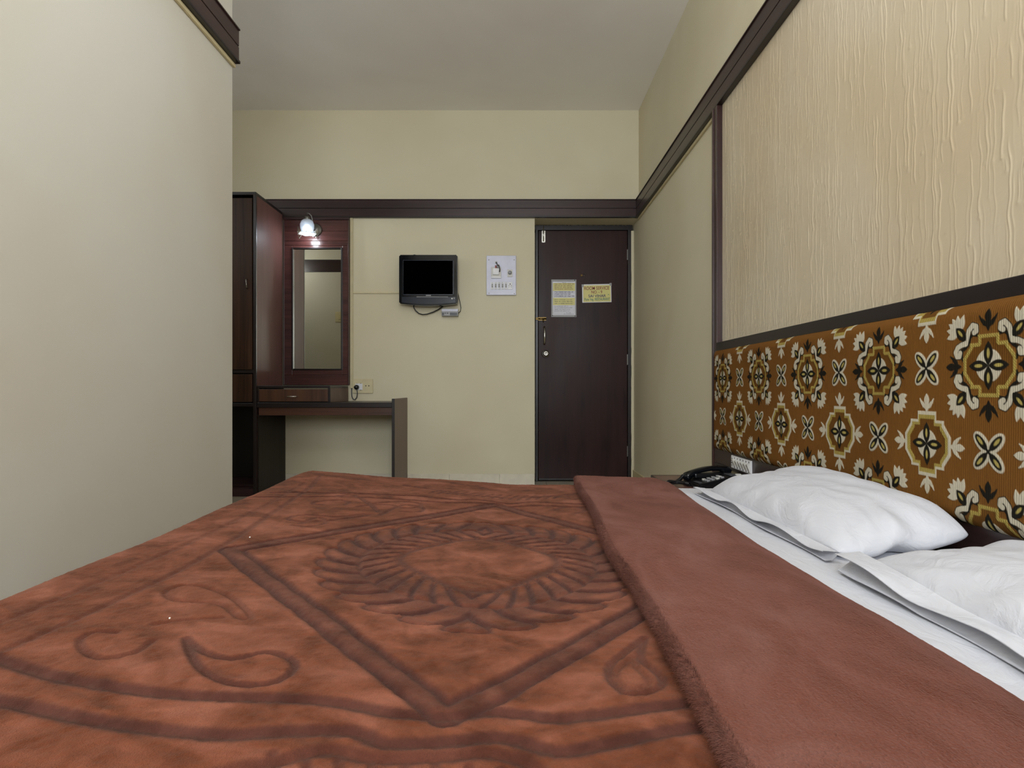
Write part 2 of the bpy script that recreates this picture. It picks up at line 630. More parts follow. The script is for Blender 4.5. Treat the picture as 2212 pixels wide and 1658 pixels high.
# ---- door in its recess
d = thing('door_1', ((DX0 + XR) / 2, YD, 0), 'dark brown flush door with notices, closed, in a shallow recess', 'door')
d['kind'] = 'structure'
YF = YD - .03
MB().box(.197, .219, YF, YD + .06, 0, 2.112, .003).build('door_frame_post', 'edge', d)
MB().box(.972, 1.000, YF, YD + .06, 0, 2.112, .003).build('door_frame_post', 'edge', d)
b = MB()
n = 60
pts = [(.190, 2.106)]
top = [(.190 + (1.008 - .190) * i / n, 2.146 + random.uniform(-.003, .003)) for i in range(n + 1)]
b.prism([(.190, 2.106)] + top + [(1.008, 2.106)], 'y', YF - .001, YD + .06)
b.build('door_frame_head', 'edge', d)
b = MB()                                   # chipped cream paint along the right side
pr = [(1.000 + random.uniform(-.002, .003), 2.10 * i / 70) for i in range(71)]
b.prism(pr + [(XR, 2.10), (XR, 0)], 'y', YF + .004, YD + .05)
b.build('painted_filler', 'wall', d)
leaf = MB().box(.222, .970, YF + .012, YD + .04, .006, 2.104, .003).build('door_leaf', 'door', d)
YL = YF + .012                            # face of the leaf
MB().box(.224, .968, YL - .006, YL, .008, .022, .002).build('threshold_strip', 'edge', leaf)
for zz in (1.90, 1.02, .25):
    MB().box(.966, .976, YL - .006, YL + .004, zz - .045, zz + .045, .002).build('hinge', 'steel', leaf)
# tower bolt at the top
b = MB().box(wx(1170, YL), wx(1178, YL), YL - .005, YL, wz(524, YL), wz(498, YL), .0015)
b.box(wx(1170, YL), wx(1172, YL), YL - .011, YL - .004, wz(523, YL), wz(499, YL), .001)
b.box(wx(1176, YL), wx(1178, YL), YL - .011, YL - .004, wz(523, YL), wz(499, YL), .001)
bolt = b.build('top_bolt', 'chrome', leaf)
MB().tube([(wx(1174, YL), YL - .010, wz(522, YL)), (wx(1174, YL), YL - .010, wz(489, YL))], .005, 10).build('bolt_rod', 'chrome', leaf)
# brass side latch
b = MB().tube([(wx(1158, YL), YL - .014, wz(688.5, YL)), (wx(1180, YL), YL - .014, wz(688.5, YL))], .007, 10)
b.box(wx(1162, YL), wx(1180, YL), YL - .006, YL, wz(692, YL), wz(685, YL), .001)
b.tube([(wx(1173, YL), YL - .014, wz(689, YL)), (wx(1173.5, YL), YL - .022, wz(695, YL))], .005, 8)
b.build('side_latch', 'brass', leaf)
MB().box(wx(1157, YL), wx(1163, YL), YL - .020, YL - .004, wz(691, YL), wz(686, YL), .002).build('latch_keeper', 'brass', leaf)
# pull handle
hx = wx(1176, YL)
b = MB()
hz = [wz(706 + 38 * i / 12, YL) for i in range(13)]
b.tube([(hx, YL - .004 - .028 * math.sin(PI * i / 12) ** .6, z) for i, z in enumerate(hz)], [.006 + .004 * math.sin(PI * i / 12) for i in range(13)], 10)
b.build('pull_handle', 'chrome', leaf)
for z in (wz(707, YL), wz(742, YL)):
    MB().lathe([(.011, 0), (.011, -.003), (.007, -.006), (.002, -.007)], (hx, YL, z), 'y', 20).build('handle_plate', 'chrome', leaf)
# round knob
kx, kz = wx(1178.5, YL), wz(764, YL)
MB().lathe([(.033, 0), (.033, -.004), (.028, -.009), (.020, -.010)], (kx, YL, kz), 'y', 36).build('knob_rose', 'steel', leaf)
MB().lathe([(.013, -.008), (.013, -.030), (.022, -.038), (.024, -.052), (.019, -.062), (.010, -.064), (.009, -.061), (.002, -.061)], (kx, YL, kz), 'y', 32).build('door_knob', 'chrome', leaf)
# peephole
px_, pz_ = wx(1256, YL), wz(594.5, YL)
MB().lathe([(.010, 0), (.010, -.004), (.006, -.005), (.005, -.003), (.001, -.003)], (px_, YL, pz_), 'y', 20).build('peephole', 'brass', leaf)
MB().tube([(px_ + .012, YL - .004, pz_ - .008), (px_ + .016, YL - .008, pz_ - .010), (px_ + .020, YL - .006, pz_ - .002), (px_ + .019, YL - .004, pz_ + .012)], .003, 8).build('peephole_hook', 'steel', leaf)


def ink_line(b, x0, x1, zc, h, y, kind):
    """a line of hand-lettered script too small to read: words made of little strokes"""
    x = x0
    while x < x1 - h:
        wl = min(random.uniform(1.6, 4.2) * h, x1 - x)
        if kind == 'deva':
            b.quad([(x, y, zc + h * .32), (x + wl, y, zc + h * .32), (x + wl, y, zc + h * .46), (x, y, zc + h * .46)])
        q = x + h * .1
        while q < x + wl - h * .1:
            hh = random.choice((.5, .7, .9)) * h
            zz = zc + h * .38 - hh if kind == 'deva' else zc - h * .4
            b.quad([(q, y, zz), (q + h * .16, y, zz), (q + h * .16, y, zz + hh), (q, y, zz + hh)])
            if random.random() < .6:
                z2 = zz + hh * random.choice((.15, .5, .85))
                b.quad([(q, y, z2 - h * .07), (q + h * .42, y, z2 - h * .07), (q + h * .42, y, z2 + h * .07), (q, y, z2 + h * .07)])
            q += h * random.uniform(.38, .52)
        x += wl + h * random.uniform(.35, .6)


# laminated rules notice
YN = YL
nx0, nx1, nz0, nz1 = wx(1190.8, YN), wx(1245, YN), wz(684.5, YN), wz(603.5, YN)
nt = thing('rules_notice', ((nx0 + nx1) / 2, YN, nz0), 'tall laminated notice of tiny script in yellow and white bands, on door', 'notice')
MB().box(nx0, nx1, YN - .003, YN, nz0, nz1, .001).build('backing_sheet', 'grey', nt)
MB().box(nx0 + .012, nx1 - .010, YN - .0045, YN - .002, nz0 + .016, nz1 - .018).build('printed_sheet', 'paper', nt)
NZ = lambda f: nz1 - (nz1 - nz0) * f      # from the top down
for f0, f1 in ((.095, .305), (.49, .685)):
    MB().box(nx0 + .014, nx1 - .012, YN - .0052, YN - .004, NZ(f1), NZ(f0)).build('yellow_band', 'yellow', nt)
b = MB()
ix0, ix1 = nx0 + .026, nx1 - .018
for f in (.125, .17, .215, .262):
    ink_line(b, ix0, ix1 - random.uniform(0, .03), NZ(f), .010, YN - .0056, 'deva')
tag(b.build('brown_script', 'ink2', nt), kind='stuff')
b = MB()
for f in (.34, .395, .45):
    ink_line(b, ix0, ix1 - random.uniform(0, .02), NZ(f), .011, YN - .0056, 'deva')
tag(b.build('navy_script', 'navy', nt), kind='stuff')
b = MB()
ink_line(b, nx0 + .09, nx0 + .125, NZ(.082), .007, YN - .0056, 'latin')
for f in (.54, .59, .64):
    ink_line(b, ix0, ix1 - random.uniform(0, .03), NZ(f), .010, YN - .0056, 'latin')
ink_line(b, nx0 + .125, nx0 + .17, NZ(.885), .006, YN - .0056, 'latin')
ink_line(b, nx0 + .105, ix1, NZ(.92), .006, YN - .0056, 'latin')
tag(b.build('black_script', 'ink', nt), kind='stuff')
b = MB()
for f in (.715, .755, .80, .84):
    ink_line(b, ix0, ix1 - random.uniform(0, .05), NZ(f), .009, YN - .0056, 'latin')
tag(b.build('grey_script', 'ink3', nt), kind='stuff')
for x, z in ((nx1 - .014, nz1 - .006), (nx0 + .010, nz0 + .012), (nx1 - .010, nz0 + .008)):
    MB().lathe([(.004, 0), (.004, -.002), (.001, -.003)], (x, YN - .003, z), 'y', 12).build('pin', 'hole', nt)

# room service sign
sx0, sx1, sz0, sz1 = wx(1257.5, YN), wx(1320.5, YN), wz(653, YN), wz(613.5, YN)
sg = thing('room_service_sign', ((sx0 + sx1) / 2, YN, (sz0 + sz1) / 2), 'small yellow room service sign with coloured lettering, on door', 'sign')
sg.rotation_euler = (0, math.radians(-1.1), 0)
sw, sh = sx1 - sx0, sz1 - sz0
MB().box(-sw / 2, sw / 2, -.003, 0, -sh / 2, sh / 2, .001).build('sign_board', 'white', sg, world=False)
MB().box(-sw / 2 + .009, sw / 2 - .007, -.0042, -.002, -sh / 2 + .006, sh / 2 - .010).build('yellow_face', 'yellow', sg, world=False)
for body, mt, wdt, hgt, cx, cz, bo in (('ROOM SERVICE', 'red', .85, .185, 0, .280, .010), ('NO. - 9', 'red', .37, .165, .0, .065, .012),
                                       ('SAI VIHAR', 'navy', .60, .150, .01, -.145, .015), ('Pure Veg. RESTAURANT', 'green', .87, .190, .01, -.345, .010)):
    me = text_mesh(body, sw * wdt, sh * hgt, bo)
    me.transform(Matrix.Translation((cx * sw, -.0050, cz * sh)))
    add('lettering', me, mt, sg, world=False)
MB().lathe([(.0035, 0), (.0035, -.002), (.001, -.003)], (sw * .40, -.004, -sh * .08), 'y', 12).build('pin', 'green', sg, world=False)
for x, z in ((-sw / 2 + .006, sh / 2 - .012), (sw / 2 - .005, sh / 2 - .004)):
    MB().box(x - .009, x + .009, -.0045, -.0005, z - .012, z + .012, .001).build('tape', 'grey', sg, world=False)

# little floor stop by the door
MB().lathe([(.026, 0), (.026, .012), (.022, .020), (.018, .022), (.015, .016), (.002, .016)], (wx(1373, 4.72), 4.66, 0), 'z', 24).build('door_stop', 'offwhite')
tag(bpy.data.objects['door_stop'], 'small pale round door stop on the floor by the right wall', 'door stop')

# ------------------------------------------------------------------ wardrobe, desk, mirror panel
YW = 4.254
WXR = -1.837
wd = thing('wardrobe', (-2.36, (YW + YB) / 2, 0), 'tall dark brown wardrobe with reddish side panel beside the mirror', 'wardrobe')
ZT = wz(421, YW)
MB().box(WXR - .018, WXR, YW + .004, YB - .036, 0, ZT, .002).build('side_panel', 'lam_side', wd)
MB().box(WXR - .020, WXR + .002, YW - .004, YW + .010, 0, ZT, .002).build('front_stile', 'edge', wd)
MB().box(XFL + .01, XFL + .03, YW + .004, YB - .036, 0, ZT, .002).build('side_panel', 'lam_z', wd)
MB().box(XFL + .01, WXR, YW - .004, YB - .036, ZT, ZT + .022, .002).build('top_panel', 'edge', wd)
MB().box(XFL + .03, WXR - .018, YB - .048, YB - .036, .02, ZT).build('back_panel', 'lam_in', wd)
for zc in (wz(802, YW), wz(874, YW)):
    MB().box(XFL + .03, WXR - .018, YW - .002, YB - .048, zc - .012, zc + .012, .002).build('shelf', 'edge', wd)
MB().box(XFL + .03, WXR - .018, YW + .01, YB - .048, 0, .055, .002).build('plinth', 'trim_x', wd)
MB().box(XFL + .03, WXR - .018, YW + .10, YB - .048, .055, .07, .002).build('bottom_shelf', 'trim_x', wd)
for x0, x1 in ((XFL + .034, -2.372), (-2.366, WXR - .026)):
    dr = MB().box(x0, x1, YW - .008, YW + .012, wz(798, YW), ZT - .024, .002).build('door', 'lam_z', wd)
    hx = x1 - .034 if x1 > -2.2 else x1 - .04
    MB().tube([(hx, YW - .008, wz(603, YW)), (hx, YW - .026, wz(605, YW)), (hx, YW - .026, wz(621, YW)), (hx, YW - .008, wz(623, YW))], .0045, 10).build('handle', 'chrome', dr)
    MB().box(x0, x1, YW - .006, YW + .012, wz(868, YW), wz(808, YW), .002).build('drawer_front', 'lam_z', wd)

# dressing desk
DXR = -.843
dk = thing('dressing_desk', (-1.34, (YW + YB) / 2, 0), 'dark wooden dressing desk on one brown panel leg, under the mirror', 'desk')
zt = wz(869, YW)
MB().box(WXR + .004, DXR - .020, YW, YB - .002, zt - .036, zt, .003).build('desk_top', 'edge', dk)
MB().box(WXR + .004, DXR - .020, YW + .012, YW + .030, wz(897, YW), zt - .036, .002).build('apron', 'apron', dk)
lg = MB().box(DXR - .018, DXR, YW + .004, YB - .002, 0, wz(861, YW), .0015).build('leg_panel', 'legpan', dk)
MB().box(DXR - .020, DXR + .001, YW - .002, YW + .008, 0, wz(861, YW) + .001, .001).build('edge_strip', 'edge', lg)

MB().box(WXR + .004, WXR + .014, YW + .012, YB - .012, 0, zt - .037, .001).build('side_board', 'lower_side', dk)  # darker board laid over the wardrobe side below the desk top

# drawer box on the desk
DBR = -1.305
zb_, zt_ = zt + .001, wz(832.5, YW)
db = thing('drawer_box', ((WXR + DBR) / 2, (YW + YB) / 2, zb_), 'low brown drawer box on the desk, beside the wardrobe', 'drawer')
x0 = WXR + .006
MB().box(x0, DBR, YW, YB - .06, zt_ - .018, zt_, .002).build('top_board', 'edge', db)
MB().box(DBR - .014, DBR, YW + .004, YB - .06, zb_, zt_ - .018, .001).build('side_board', 'legpan', db)
MB().box(DBR - .016, DBR + .001, YW - .001, YW + .008, zb_, zt_ - .018, .001).build('edge_strip', 'edge', db)
MB().box(x0, x0 + .014, YW + .004, YB - .06, zb_, zt_ - .018, .001).build('side_board', 'edge', db)
MB().box(x0 + .014, DBR - .014, YW + .03, YB - .06, zb_, zb_ + .01).build('bottom_board', 'edge', db)
df = MB().box(x0 + .012, DBR - .018, YW + .002, YW + .020, zb_ + .006, zt_ - .026, .002).build('drawer_front', 'drawer', db)
hz = wz(856, YW)
MB().tube([(wx(621, YW), YW + .004, hz), (wx(622, YW), YW - .020, hz), (wx(641, YW), YW - .020, hz), (wx(642, YW), YW + .004, hz)], .005, 10).build('handle', 'chrome', df)

# mirror panel
PX0, PX1 = WXR + .006, -1.305
PZ0, PZ1 = .806, TZ0 - .002
YP = YB - .036
mp = thing('mirror_panel', ((PX0 + PX1) / 2, YB, PZ0), 'tall mahogany wall panel framing a narrow mirror over the desk', 'mirror')
MX0, MX1, MZ0, MZ1 = wx(634, YP), wx(737, YP), wz(796, YP), wz(538, YP)
b = MB()
b.box(PX0, MX0 - .012, YP, YB, MZ0 - .012, MZ1 + .012, .001)
MB().box(PX0, MX0 - .010, YP, YB, MZ0 - .05, MZ1 + .03, .002).build('panel_stile', 'mahog', mp)
MB().box(MX1 + .010, PX1, YP, YB, MZ0 - .05, MZ1 + .03, .002).build('panel_stile', 'mahog', mp)
b.bm.free()
MB().box(PX0, PX1, YP, YB, PZ0, MZ0 - .052, .002).build('bottom_board', 'mahog', mp)
MB().box(MX0 - .010, MX1 + .010, YP, YB, MZ0 - .052, MZ0 - .008, .002).build('bottom_board', 'mahog', mp)
MB().box(MX0 - .010, MX1 + .010, YP, YB, MZ1 + .010, MZ1 + .03, .002).build('top_board', 'mahog', mp)
za = wz(520, YP)
MB().box(PX0, PX1, YP, YB, MZ1 + .031, za - .001, .002).build('top_board', 'mahog', mp)
MB().box(PX0, PX1, YP, YB, za + .001, wz(499, YP), .002).build('top_board', 'mahog', mp)
MB().box(PX0, PX1, YP, YB, wz(499, YP) + .0015, PZ1 - .022, .002).build('top_board', 'mahog', mp)
MB().box(PX0 - .003, PX1 + .002, YP - .008, YB, PZ1 - .021, PZ1, .004).build('top_moulding', 'trim_x', mp)
for x in (PX0 + .004, PX1 - .004):
    MB().box(x - .005, x + .005, YP - .005, YP + .01, PZ0, PZ1 - .022, .002).build('edge_bead', 'trim_z', mp)
for x0, x1, z0, z1 in ((MX0 - .012, MX0, MZ0 - .010, MZ1 + .012), (MX1, MX1 + .012, MZ0 - .010, MZ1 + .012),
                       (MX0, MX1, MZ1, MZ1 + .012), (MX0, MX1, MZ0 - .010, MZ0)):
    MB().box(x0, x1, YP - .012, YP + .012, z0, z1, .003).build('mirror_frame', 'edge', mp)
MB().box(MX0, MX1, YP + .004, YP + .009, MZ0, MZ1).build('mirror_glass', 'mirror', mp)

# ---- wall lamp
lx, lz = wx(682, YP), wz(497, YP)
sxm, sym = wx(664, 4.65), 4.645
wl = thing('wall_lamp', (lx, YP, lz), 'small lit glass wall lamp with ruffled shade above the mirror', 'lamp')
MB().lathe([(.052, 0), (.052, -.006), (.046, -.014), (.034, -.016), (.030, -.022), (.012, -.026), (.002, -.027)], (lx, YP, lz), 'y', 36).build('back_plate', 'steel', wl)
ztop = wz(470, sym)
MB().tube([(lx, YP - .02, lz), (lx + .002, YP - .045, lz - .014), (lx + .004, YP - .062, lz + .02), (lx - .006, sym + .012, lz + .09),
           (sxm + .012, sym + .012, ztop + .035), (sxm, sym, ztop + .038), (sxm, sym, ztop - .002)], .0055, 10).build('arm', 'steel', wl)
MB().lathe([(.003, .012), (.018, .010), (.022, .0), (.022, -.022), (.018, -.024)], (sxm, sym, ztop), 'z', 28).build('lamp_holder', 'steel', wl)
ruf = lambda a, h: 1 + (.16 * math.cos(6 * a) * max(0, (ztop - .095 - h) / .04) if h < ztop - .095 else 0)
MB().lathe([(.024, -.012 + ztop), (.044, -.028 + ztop), (.054, -.055 + ztop), (.052, -.085 + ztop), (.046, -.100 + ztop), (.050, -.112 + ztop), (.066, -.128 + ztop),
            (.0635, -.128 + ztop), (.047, -.111 + ztop), (.043, -.100 + ztop), (.049, -.085 + ztop), (.051, -.055 + ztop), (.041, -.030 + ztop), (.021, -.016 + ztop)],
           (sxm, sym, 0), 'z', 48, ruf).build('lamp_shade', 'frost', wl)
for a in (2.6, -.25, -1.3, -2.0):
    cx, cy, cz = sxm + .062 * math.cos(a), sym + .062 * math.sin(a), ztop - .118
    fan = []
    ca, sa = math.cos(a), math.sin(a)
    b = MB()
    ring = [(0.0, -.006), (.034, .026), (.040, .006), (.040, -.012), (.028, -.034)]
    va = [Vector((cx + p[0] * ca + .003 * -sa, cy + p[0] * sa + .003 * ca, cz + p[1])) for p in ring]
    vb = [Vector((cx + p[0] * ca - .003 * -sa, cy + p[0] * sa - .003 * ca, cz + p[1])) for p in ring]
    b.quad(va)
    b.quad(vb[::-1])
    for i in range(5):
        j = (i + 1) % 5
        b.quad([va[i], vb[i], vb[j], va[j]])
    b.build('glass_frill', 'cglass', wl)
MB().lathe([(.004, .035), (.014, .030), (.027, .012), (.031, -.008), (.026, -.028), (.014, -.040), (.002, -.043)], (sxm, sym, ztop - .092), 'z', 28).build('bulb', 'bulb', wl)
b = MB()
for i in range(2):
    b.tube([(lx - .01 + .02 * i, YP - .02, lz - .045), (lx - .012 + .02 * i, YP - .025, lz - .06 - .012 * i)], .004, 8)
b.build('finial', 'chrome', wl)
pl = bpy.data.lights.new('bulb_light', 'POINT')
pl.energy = 2.4
pl.color = (.86, .93, 1.0)
pl.shadow_soft_size = .03
po = bpy.data.objects.new('bulb_light', pl)
C.objects.link(po)
po.parent = wl
po.location = Vector((sxm, sym, ztop - .150)) - wl.location

# ------------------------------------------------------------------ things on the back wall
# cable conduit
cd = thing('cable_conduit', (wx(759, YB), YB, .78), 'cream cable conduit running down beside the mirror panel and across to television', 'conduit')
MB().box(wx(757, YB), wx(763, YB), YB - .014, YB - .001, wz(838, YB), TZ0, .002).build('upright_casing', 'conduit', cd)
MB().box(wx(763, YB), wx(900, YB), YB - .010, YB - .001, wz(634, YB), wz(630, YB), .002).build('cross_casing', 'conduit', cd)

# socket plate with the plug
sk = thing('wall_socket', (wx(790, YB), YB, wz(848, YB)), 'cream double wall socket plate over the desk, black plug in', 'socket')
MB().box(wx(763, YB), wx(806, YB), YB - .012, YB, wz(849, YB), wz(818, YB), .003).build('plate', 'conduit', sk)
so = MB().box(wx(769, YB), wx(784, YB), YB - .018, YB - .010, wz(842, YB), wz(828, YB), .002).build('socket', 'white', sk)
for x in (791, 797.5):
    MB().lathe([(.0045, 0), (.0045, -.0015), (.001, -.0016)], (wx(x, YB), YB - .0115, wz(833, YB)), 'y', 12).build('pin_hole', 'hole', sk)
for x, z in ((772, 827.5), (780.5, 827.5), (780.5, 842)):
    MB().lathe([(.003, 0), (.003, -.0015), (.001, -.0016)], (wx(x, YB), YB - .0175, wz(z, YB)), 'y', 10).build('screw', 'brass', sk)
pg = thing('power_plug', (wx(772, YB), YB - .02, wz(836, YB)), 'round black plug with a grey cord in the wall socket', 'plug')
MB().lathe([(.020, 0), (.020, -.012), (.017, -.026), (.010, -.032), (.002, -.033)], (wx(772, YB), YB - .018, wz(836, YB)), 'y', 24).build('plug_body', 'blk', pg)
pts = [(772, 842), (772.5, 850), (771, 858), (767, 863), (763, 862), (760, 856), (759, 847), (759, 838)]
MB().tube([(wx(x, YB - .02), YB - .03 + .0025 * i, wz(z, YB - .02)) for i, (x, z) in enumerate(pts)], .004, 8).build('cord', 'dgrey', pg)

# television
YT = YB - .115
tv = thing('television', (wx(925, YT), YB, wz(660, YT)), 'small black flat television mounted on the back wall, switched off', 'television')
X0, X1, Z1, ZS = wx(862, YT), wx(988, YT), wz(550, YT), wz(655, YT)
b = MB()
outl = [(X0, Z1), (X0, ZS)] + [(X0 + (X1 - X0) * i / 14, ZS - .018 * math.sin(PI * i / 14)) for i in range(1, 14)] + [(X1, ZS), (X1, Z1)]
b.prism(outl, 'y', YT, YT + .055)
bmesh.ops.bevel(b.bm, geom=[e for e in b.bm.edges if abs(e.verts[0].co.y - e.verts[1].co.y) > .01 and abs(e.calc_face_angle(0)) > .5], offset=.008, segments=3, affect='EDGES')
bmesh.ops.bevel(b.bm, geom=[e for e in b.bm.edges if all(abs(v.co.y - YT) < 1e-5 for v in e.verts) and len(e.link_faces) == 2], offset=.004, segments=2, affect='EDGES')
case = b.build('casing', 'blkgloss', tv)
MB().box(X0 + .05, X1 - .05, YT + .055, YT + .085, ZS + .06, Z1 - .06, .01).build('rear_housing', 'blk', tv)
MB().box(X0 + .16, X1 - .16, YT + .085, YB, ZS + .12, Z1 - .12, .004).build('wall_bracket', 'steel', tv)
sx0, sx1, sz0, sz1 = wx(871.5, YT), wx(978, YT), wz(635, YT), wz(563, YT)
for q0, q1, r0, r1 in ((sx0 - .004, sx0, sz0 - .004, sz1 + .004), (sx1, sx1 + .010, sz0 - .004, sz1 + .004), (sx0, sx1, sz1, sz1 + .006), (sx0, sx1, sz0 - .010, sz0)):
    MB().box(q0, q1, YT - .003, YT + .002, r0, r1, .001).build('screen_bezel', 'bezel', tv)
MB().box(sx0, sx1, YT - .0012, YT + .002, sz0, sz1).build('screen', 'screen', tv)
b = MB()
lowz = [(wx(868, YT) + (wx(984, YT) - wx(868, YT)) * i / 16, wz(653.5, YT) - .011 * math.sin(PI * i / 16)) for i in range(17)]
b.prism([(wx(868, YT), wz(641, YT))] + lowz + [(wx(984, YT), wz(641, YT))], 'y', YT - .004, YT + .002)
b.build('speaker_strip', 'bezel', tv)
MB().box(wx(900, YT), wx(968, YT), YT - .0045, YT, wz(641.6, YT), wz(640.6, YT)).build('chrome_line', 'grey', tv)
MB().quad([(wx(920, YT), YT - .0035, wz(639, YT)), (wx(931, YT), YT - .0035, wz(639, YT)), (wx(931, YT), YT - .0035, wz(637, YT)), (wx(920, YT), YT - .0035, wz(637, YT))]).build('logo', 'grey', tv)
b = MB()
b.box(wx(975, YT), wx(978, YT), YT - .0055, YT - .003, wz(646, YT), wz(643.5, YT))
b.box(wx(980.5, YT), wx(981.5, YT), YT - .0055, YT - .003, wz(645, YT), wz(643, YT))
b.build('indicator_mark', 'offwhite', tv)
MB().tube([(wx(885, YT), YT + .06, Z1 - .01), (wx(886, YT), YT + .06, wz(548, YT)), (wx(893, YT), YT + .062, wz(546, YT)), (wx(900, YT), YT + .06, wz(549.5, YT)), (wx(903, YT), YT + .06, Z1 - .01)], .0025, 6).build('antenna_cord', 'blk', tv)

# set-top box under the television
YS = YB - .05
st = thing('set_top_box', (wx(972, YS), YB, wz(683, YS)), 'small silver set top box hanging under the television', 'set-top box')
MB().box(wx(954, YS), wx(989.5, YS), YS, YB, wz(682, YS), wz(667, YS), .003).build('box_body', 'grey', st)
MB().box(wx(954, YS), wx(989.5, YS), YS - .002, YS + .004, wz(672, YS), wz(667, YS), .001).build('top_strip', 'alu', st)
b = MB()
for x0, x1, z0, z1 in ((955, 959, 680.5, 675), (960.5, 963, 677, 675), (965, 968.5, 677, 675.2), (972, 987.5, 680.5, 675)):
    b.box(wx(x0, YS), wx(x1, YS), YS - .0022, YS + .002, wz(z0, YS), wz(z1, YS), .0008)
b.build('display_marks', 'dgrey', st)
cb = MB().tube([(wx(892, YS), YB - .035, wz(655, YS)), (wx(893, YS), YB - .035, wz(663, YS)), (wx(897, YS), YB - .033, wz(670, YS)), (wx(904, YS), YB - .03, wz(676, YS)), (wx(912, YS), YB - .03, wz(678.5, YS)),
                (wx(922, YS), YB - .03, wz(677.5, YS)), (wx(935, YS), YB - .03, wz(673, YS)), (wx(947, YS), YB - .03, wz(667, YS)), (wx(956, YS), YB - .04, wz(661, YS)), (wx(960, YS), YB - .05, wz(656, YS))], .0045, 8)
tag(cb.build('signal_cable', 'blk'), 'thick black cable drooping in a loop under the television', 'cable')
cb = MB().tube([(wx(987, YS), YB - .045, wz(625, YS)), (wx(989.5, YS), YB - .03, wz(636, YS)), (wx(993, YS), YB - .02, wz(652, YS)), (wx(995, YS), YB - .02, wz(663, YS)), (wx(994, YS), YB - .025, wz(671, YS)), (wx(988, YS), YB - .03, wz(677, YS))], .0028, 8)
tag(cb.build('power_cable', 'blk'), 'thin black cable curving from television side to set top box', 'cable')

# switch panel
YQ = YB - .022
sp = thing('switch_panel', (wx(1083, YB), YB, wz(638, YB)), 'silver wall switch panel with key tag holder between television and door', 'switch panel')
MB().box(wx(1051, YB), wx(1115, YB), YQ, YB, wz(638, YB), wz(553, YB), .003).build('plate', 'alu', sp)
for x, z in ((1056, 561), (1110.5, 561), (1056.5, 633), (1111, 634)):
    MB().lathe([(.0035, 0), (.0035, -.002), (.001, -.0025)], (wx(x, YQ), YQ, wz(z, YQ)), 'y', 10).build('screw', 'steel', sp)
kt = MB().box(wx(1061, YQ), wx(1082.5, YQ), YQ - .010, YQ, wz(600, YQ), wz(577, YQ), .002).build('key_holder', 'offwhite', sp)
MB().box(wx(1065, YQ), wx(1078, YQ), YQ - .024, YQ - .008, wz(594, YQ), wz(580, YQ), .002).build('holder_slot', 'white', kt)
MB().box(wx(1061, YQ), wx(1082.5, YQ), YQ - .014, YQ, wz(601, YQ), wz(598, YQ), .001).build('holder_lip', 'white', kt)
rg = MB().box(wx(1096, YQ), wx(1107, YQ), YQ - .006, YQ, wz(598, YQ), wz(582, YQ), .0015).build('fan_regulator', 'offwhite', sp)
MB().lathe([(.016, 0), (.016, -.004), (.013, -.016), (.005, -.018), (.001, -.018)], (wx(1101.5, YQ), YQ - .006, wz(589, YQ)), 'y', 24).build('knob', 'grey', rg)
for i in range(5):
    xs = 1060.5 + 7.4 * i
    s_ = MB().box(wx(xs, YQ), wx(xs + 5.8, YQ), YQ - .005, YQ, wz(625, YQ), wz(609, YQ), .001).build('switch', 'white', sp)
    MB().prism([(YQ - .005, wz(621, YQ)), (YQ - .012, wz(620, YQ)), (YQ - .006, wz(612.5, YQ)), (YQ - .005, wz(612.5, YQ))], 'x', wx(xs + 1.5, YQ), wx(xs + 4.3, YQ)).build('rocker', 'grey', s_)
    for z in (610.3, 623.5):
        MB().lathe([(.0024, 0), (.0024, -.0012), (.001, -.0014)], (wx(xs + 2.9, YQ), YQ - .005, wz(z, YQ)), 'y', 8).build('screw', 'hole', s_)
so = MB().box(wx(1097, YQ), wx(1107, YQ), YQ - .005, YQ, wz(625, YQ), wz(609, YQ), .001).build('socket', 'white', sp)
for x, z, r_ in ((1102, 613.5, .0045), (1099.7, 616.7, .003), (1104.3, 616.7, .003), (1099.7, 620, .0025), (1104.3, 620, .0025)):
    MB().lathe([(r_, 0), (r_, -.001), (.0005, -.0011)], (wx(x, YQ), YQ - .005, wz(z, YQ)), 'y', 10).build('pin_hole', 'hole', so)
# the key on its tag, hanging from the holder
ky = thing('room_key', (wx(1073, YQ), YQ - .026, wz(588, YQ)), 'dark key ring with a red tag on the switch panel', 'key')
MB().box(wx(1069.5, YQ), wx(1074, YQ), YQ - .022, YQ - .012, wz(581, YQ), wz(574, YQ), .001).build('key_tag', 'red', ky)
MB().tube([(wx(1072, YQ), YQ - .018, wz(567, YQ)), (wx(1075, YQ), YQ - .022, wz(573, YQ)), (wx(1079, YQ), YQ - .024, wz(577, YQ)), (wx(1080, YQ), YQ - .024, wz(583, YQ)), (wx(1079, YQ), YQ - .022, wz(588, YQ))], .0045, 8).build('chain', 'dgrey', ky)
MB().tube([(wx(1076 + 3 * math.cos(a), YQ), YQ - .027, wz(576 + 3.2 * math.sin(a), YQ)) for a in [2 * PI * i / 14 for i in range(15)]], .003, 6).build('key_ring', 'steel', ky)
MB().box(wx(1070, YQ), wx(1074, YQ), YQ - .014, YQ, wz(568.5, YQ), wz(565, YQ), .001).build('hook', 'steel', ky)

# switch plate seen in the mirror, on the end face of the left wall
pm = thing('corner_switch_plate', (-2.03, YC, 1.56), 'cream switch plate seen only in the mirror', 'switch plate')
MB().box(-2.085, -1.975, YC, YC + .010, 1.56, 1.68, .003).build('plate', 'conduit', pm)
MB().box(-2.045, -2.015, YC + .008, YC + .016, 1.59, 1.645, .002).build('switch', 'batten', pm)

# ------------------------------------------------------------------ textured plaster behind the headboard


def smooth01(t):
    t = np.clip(t, 0, 1)
    return t * t * (3 - 2 * t)


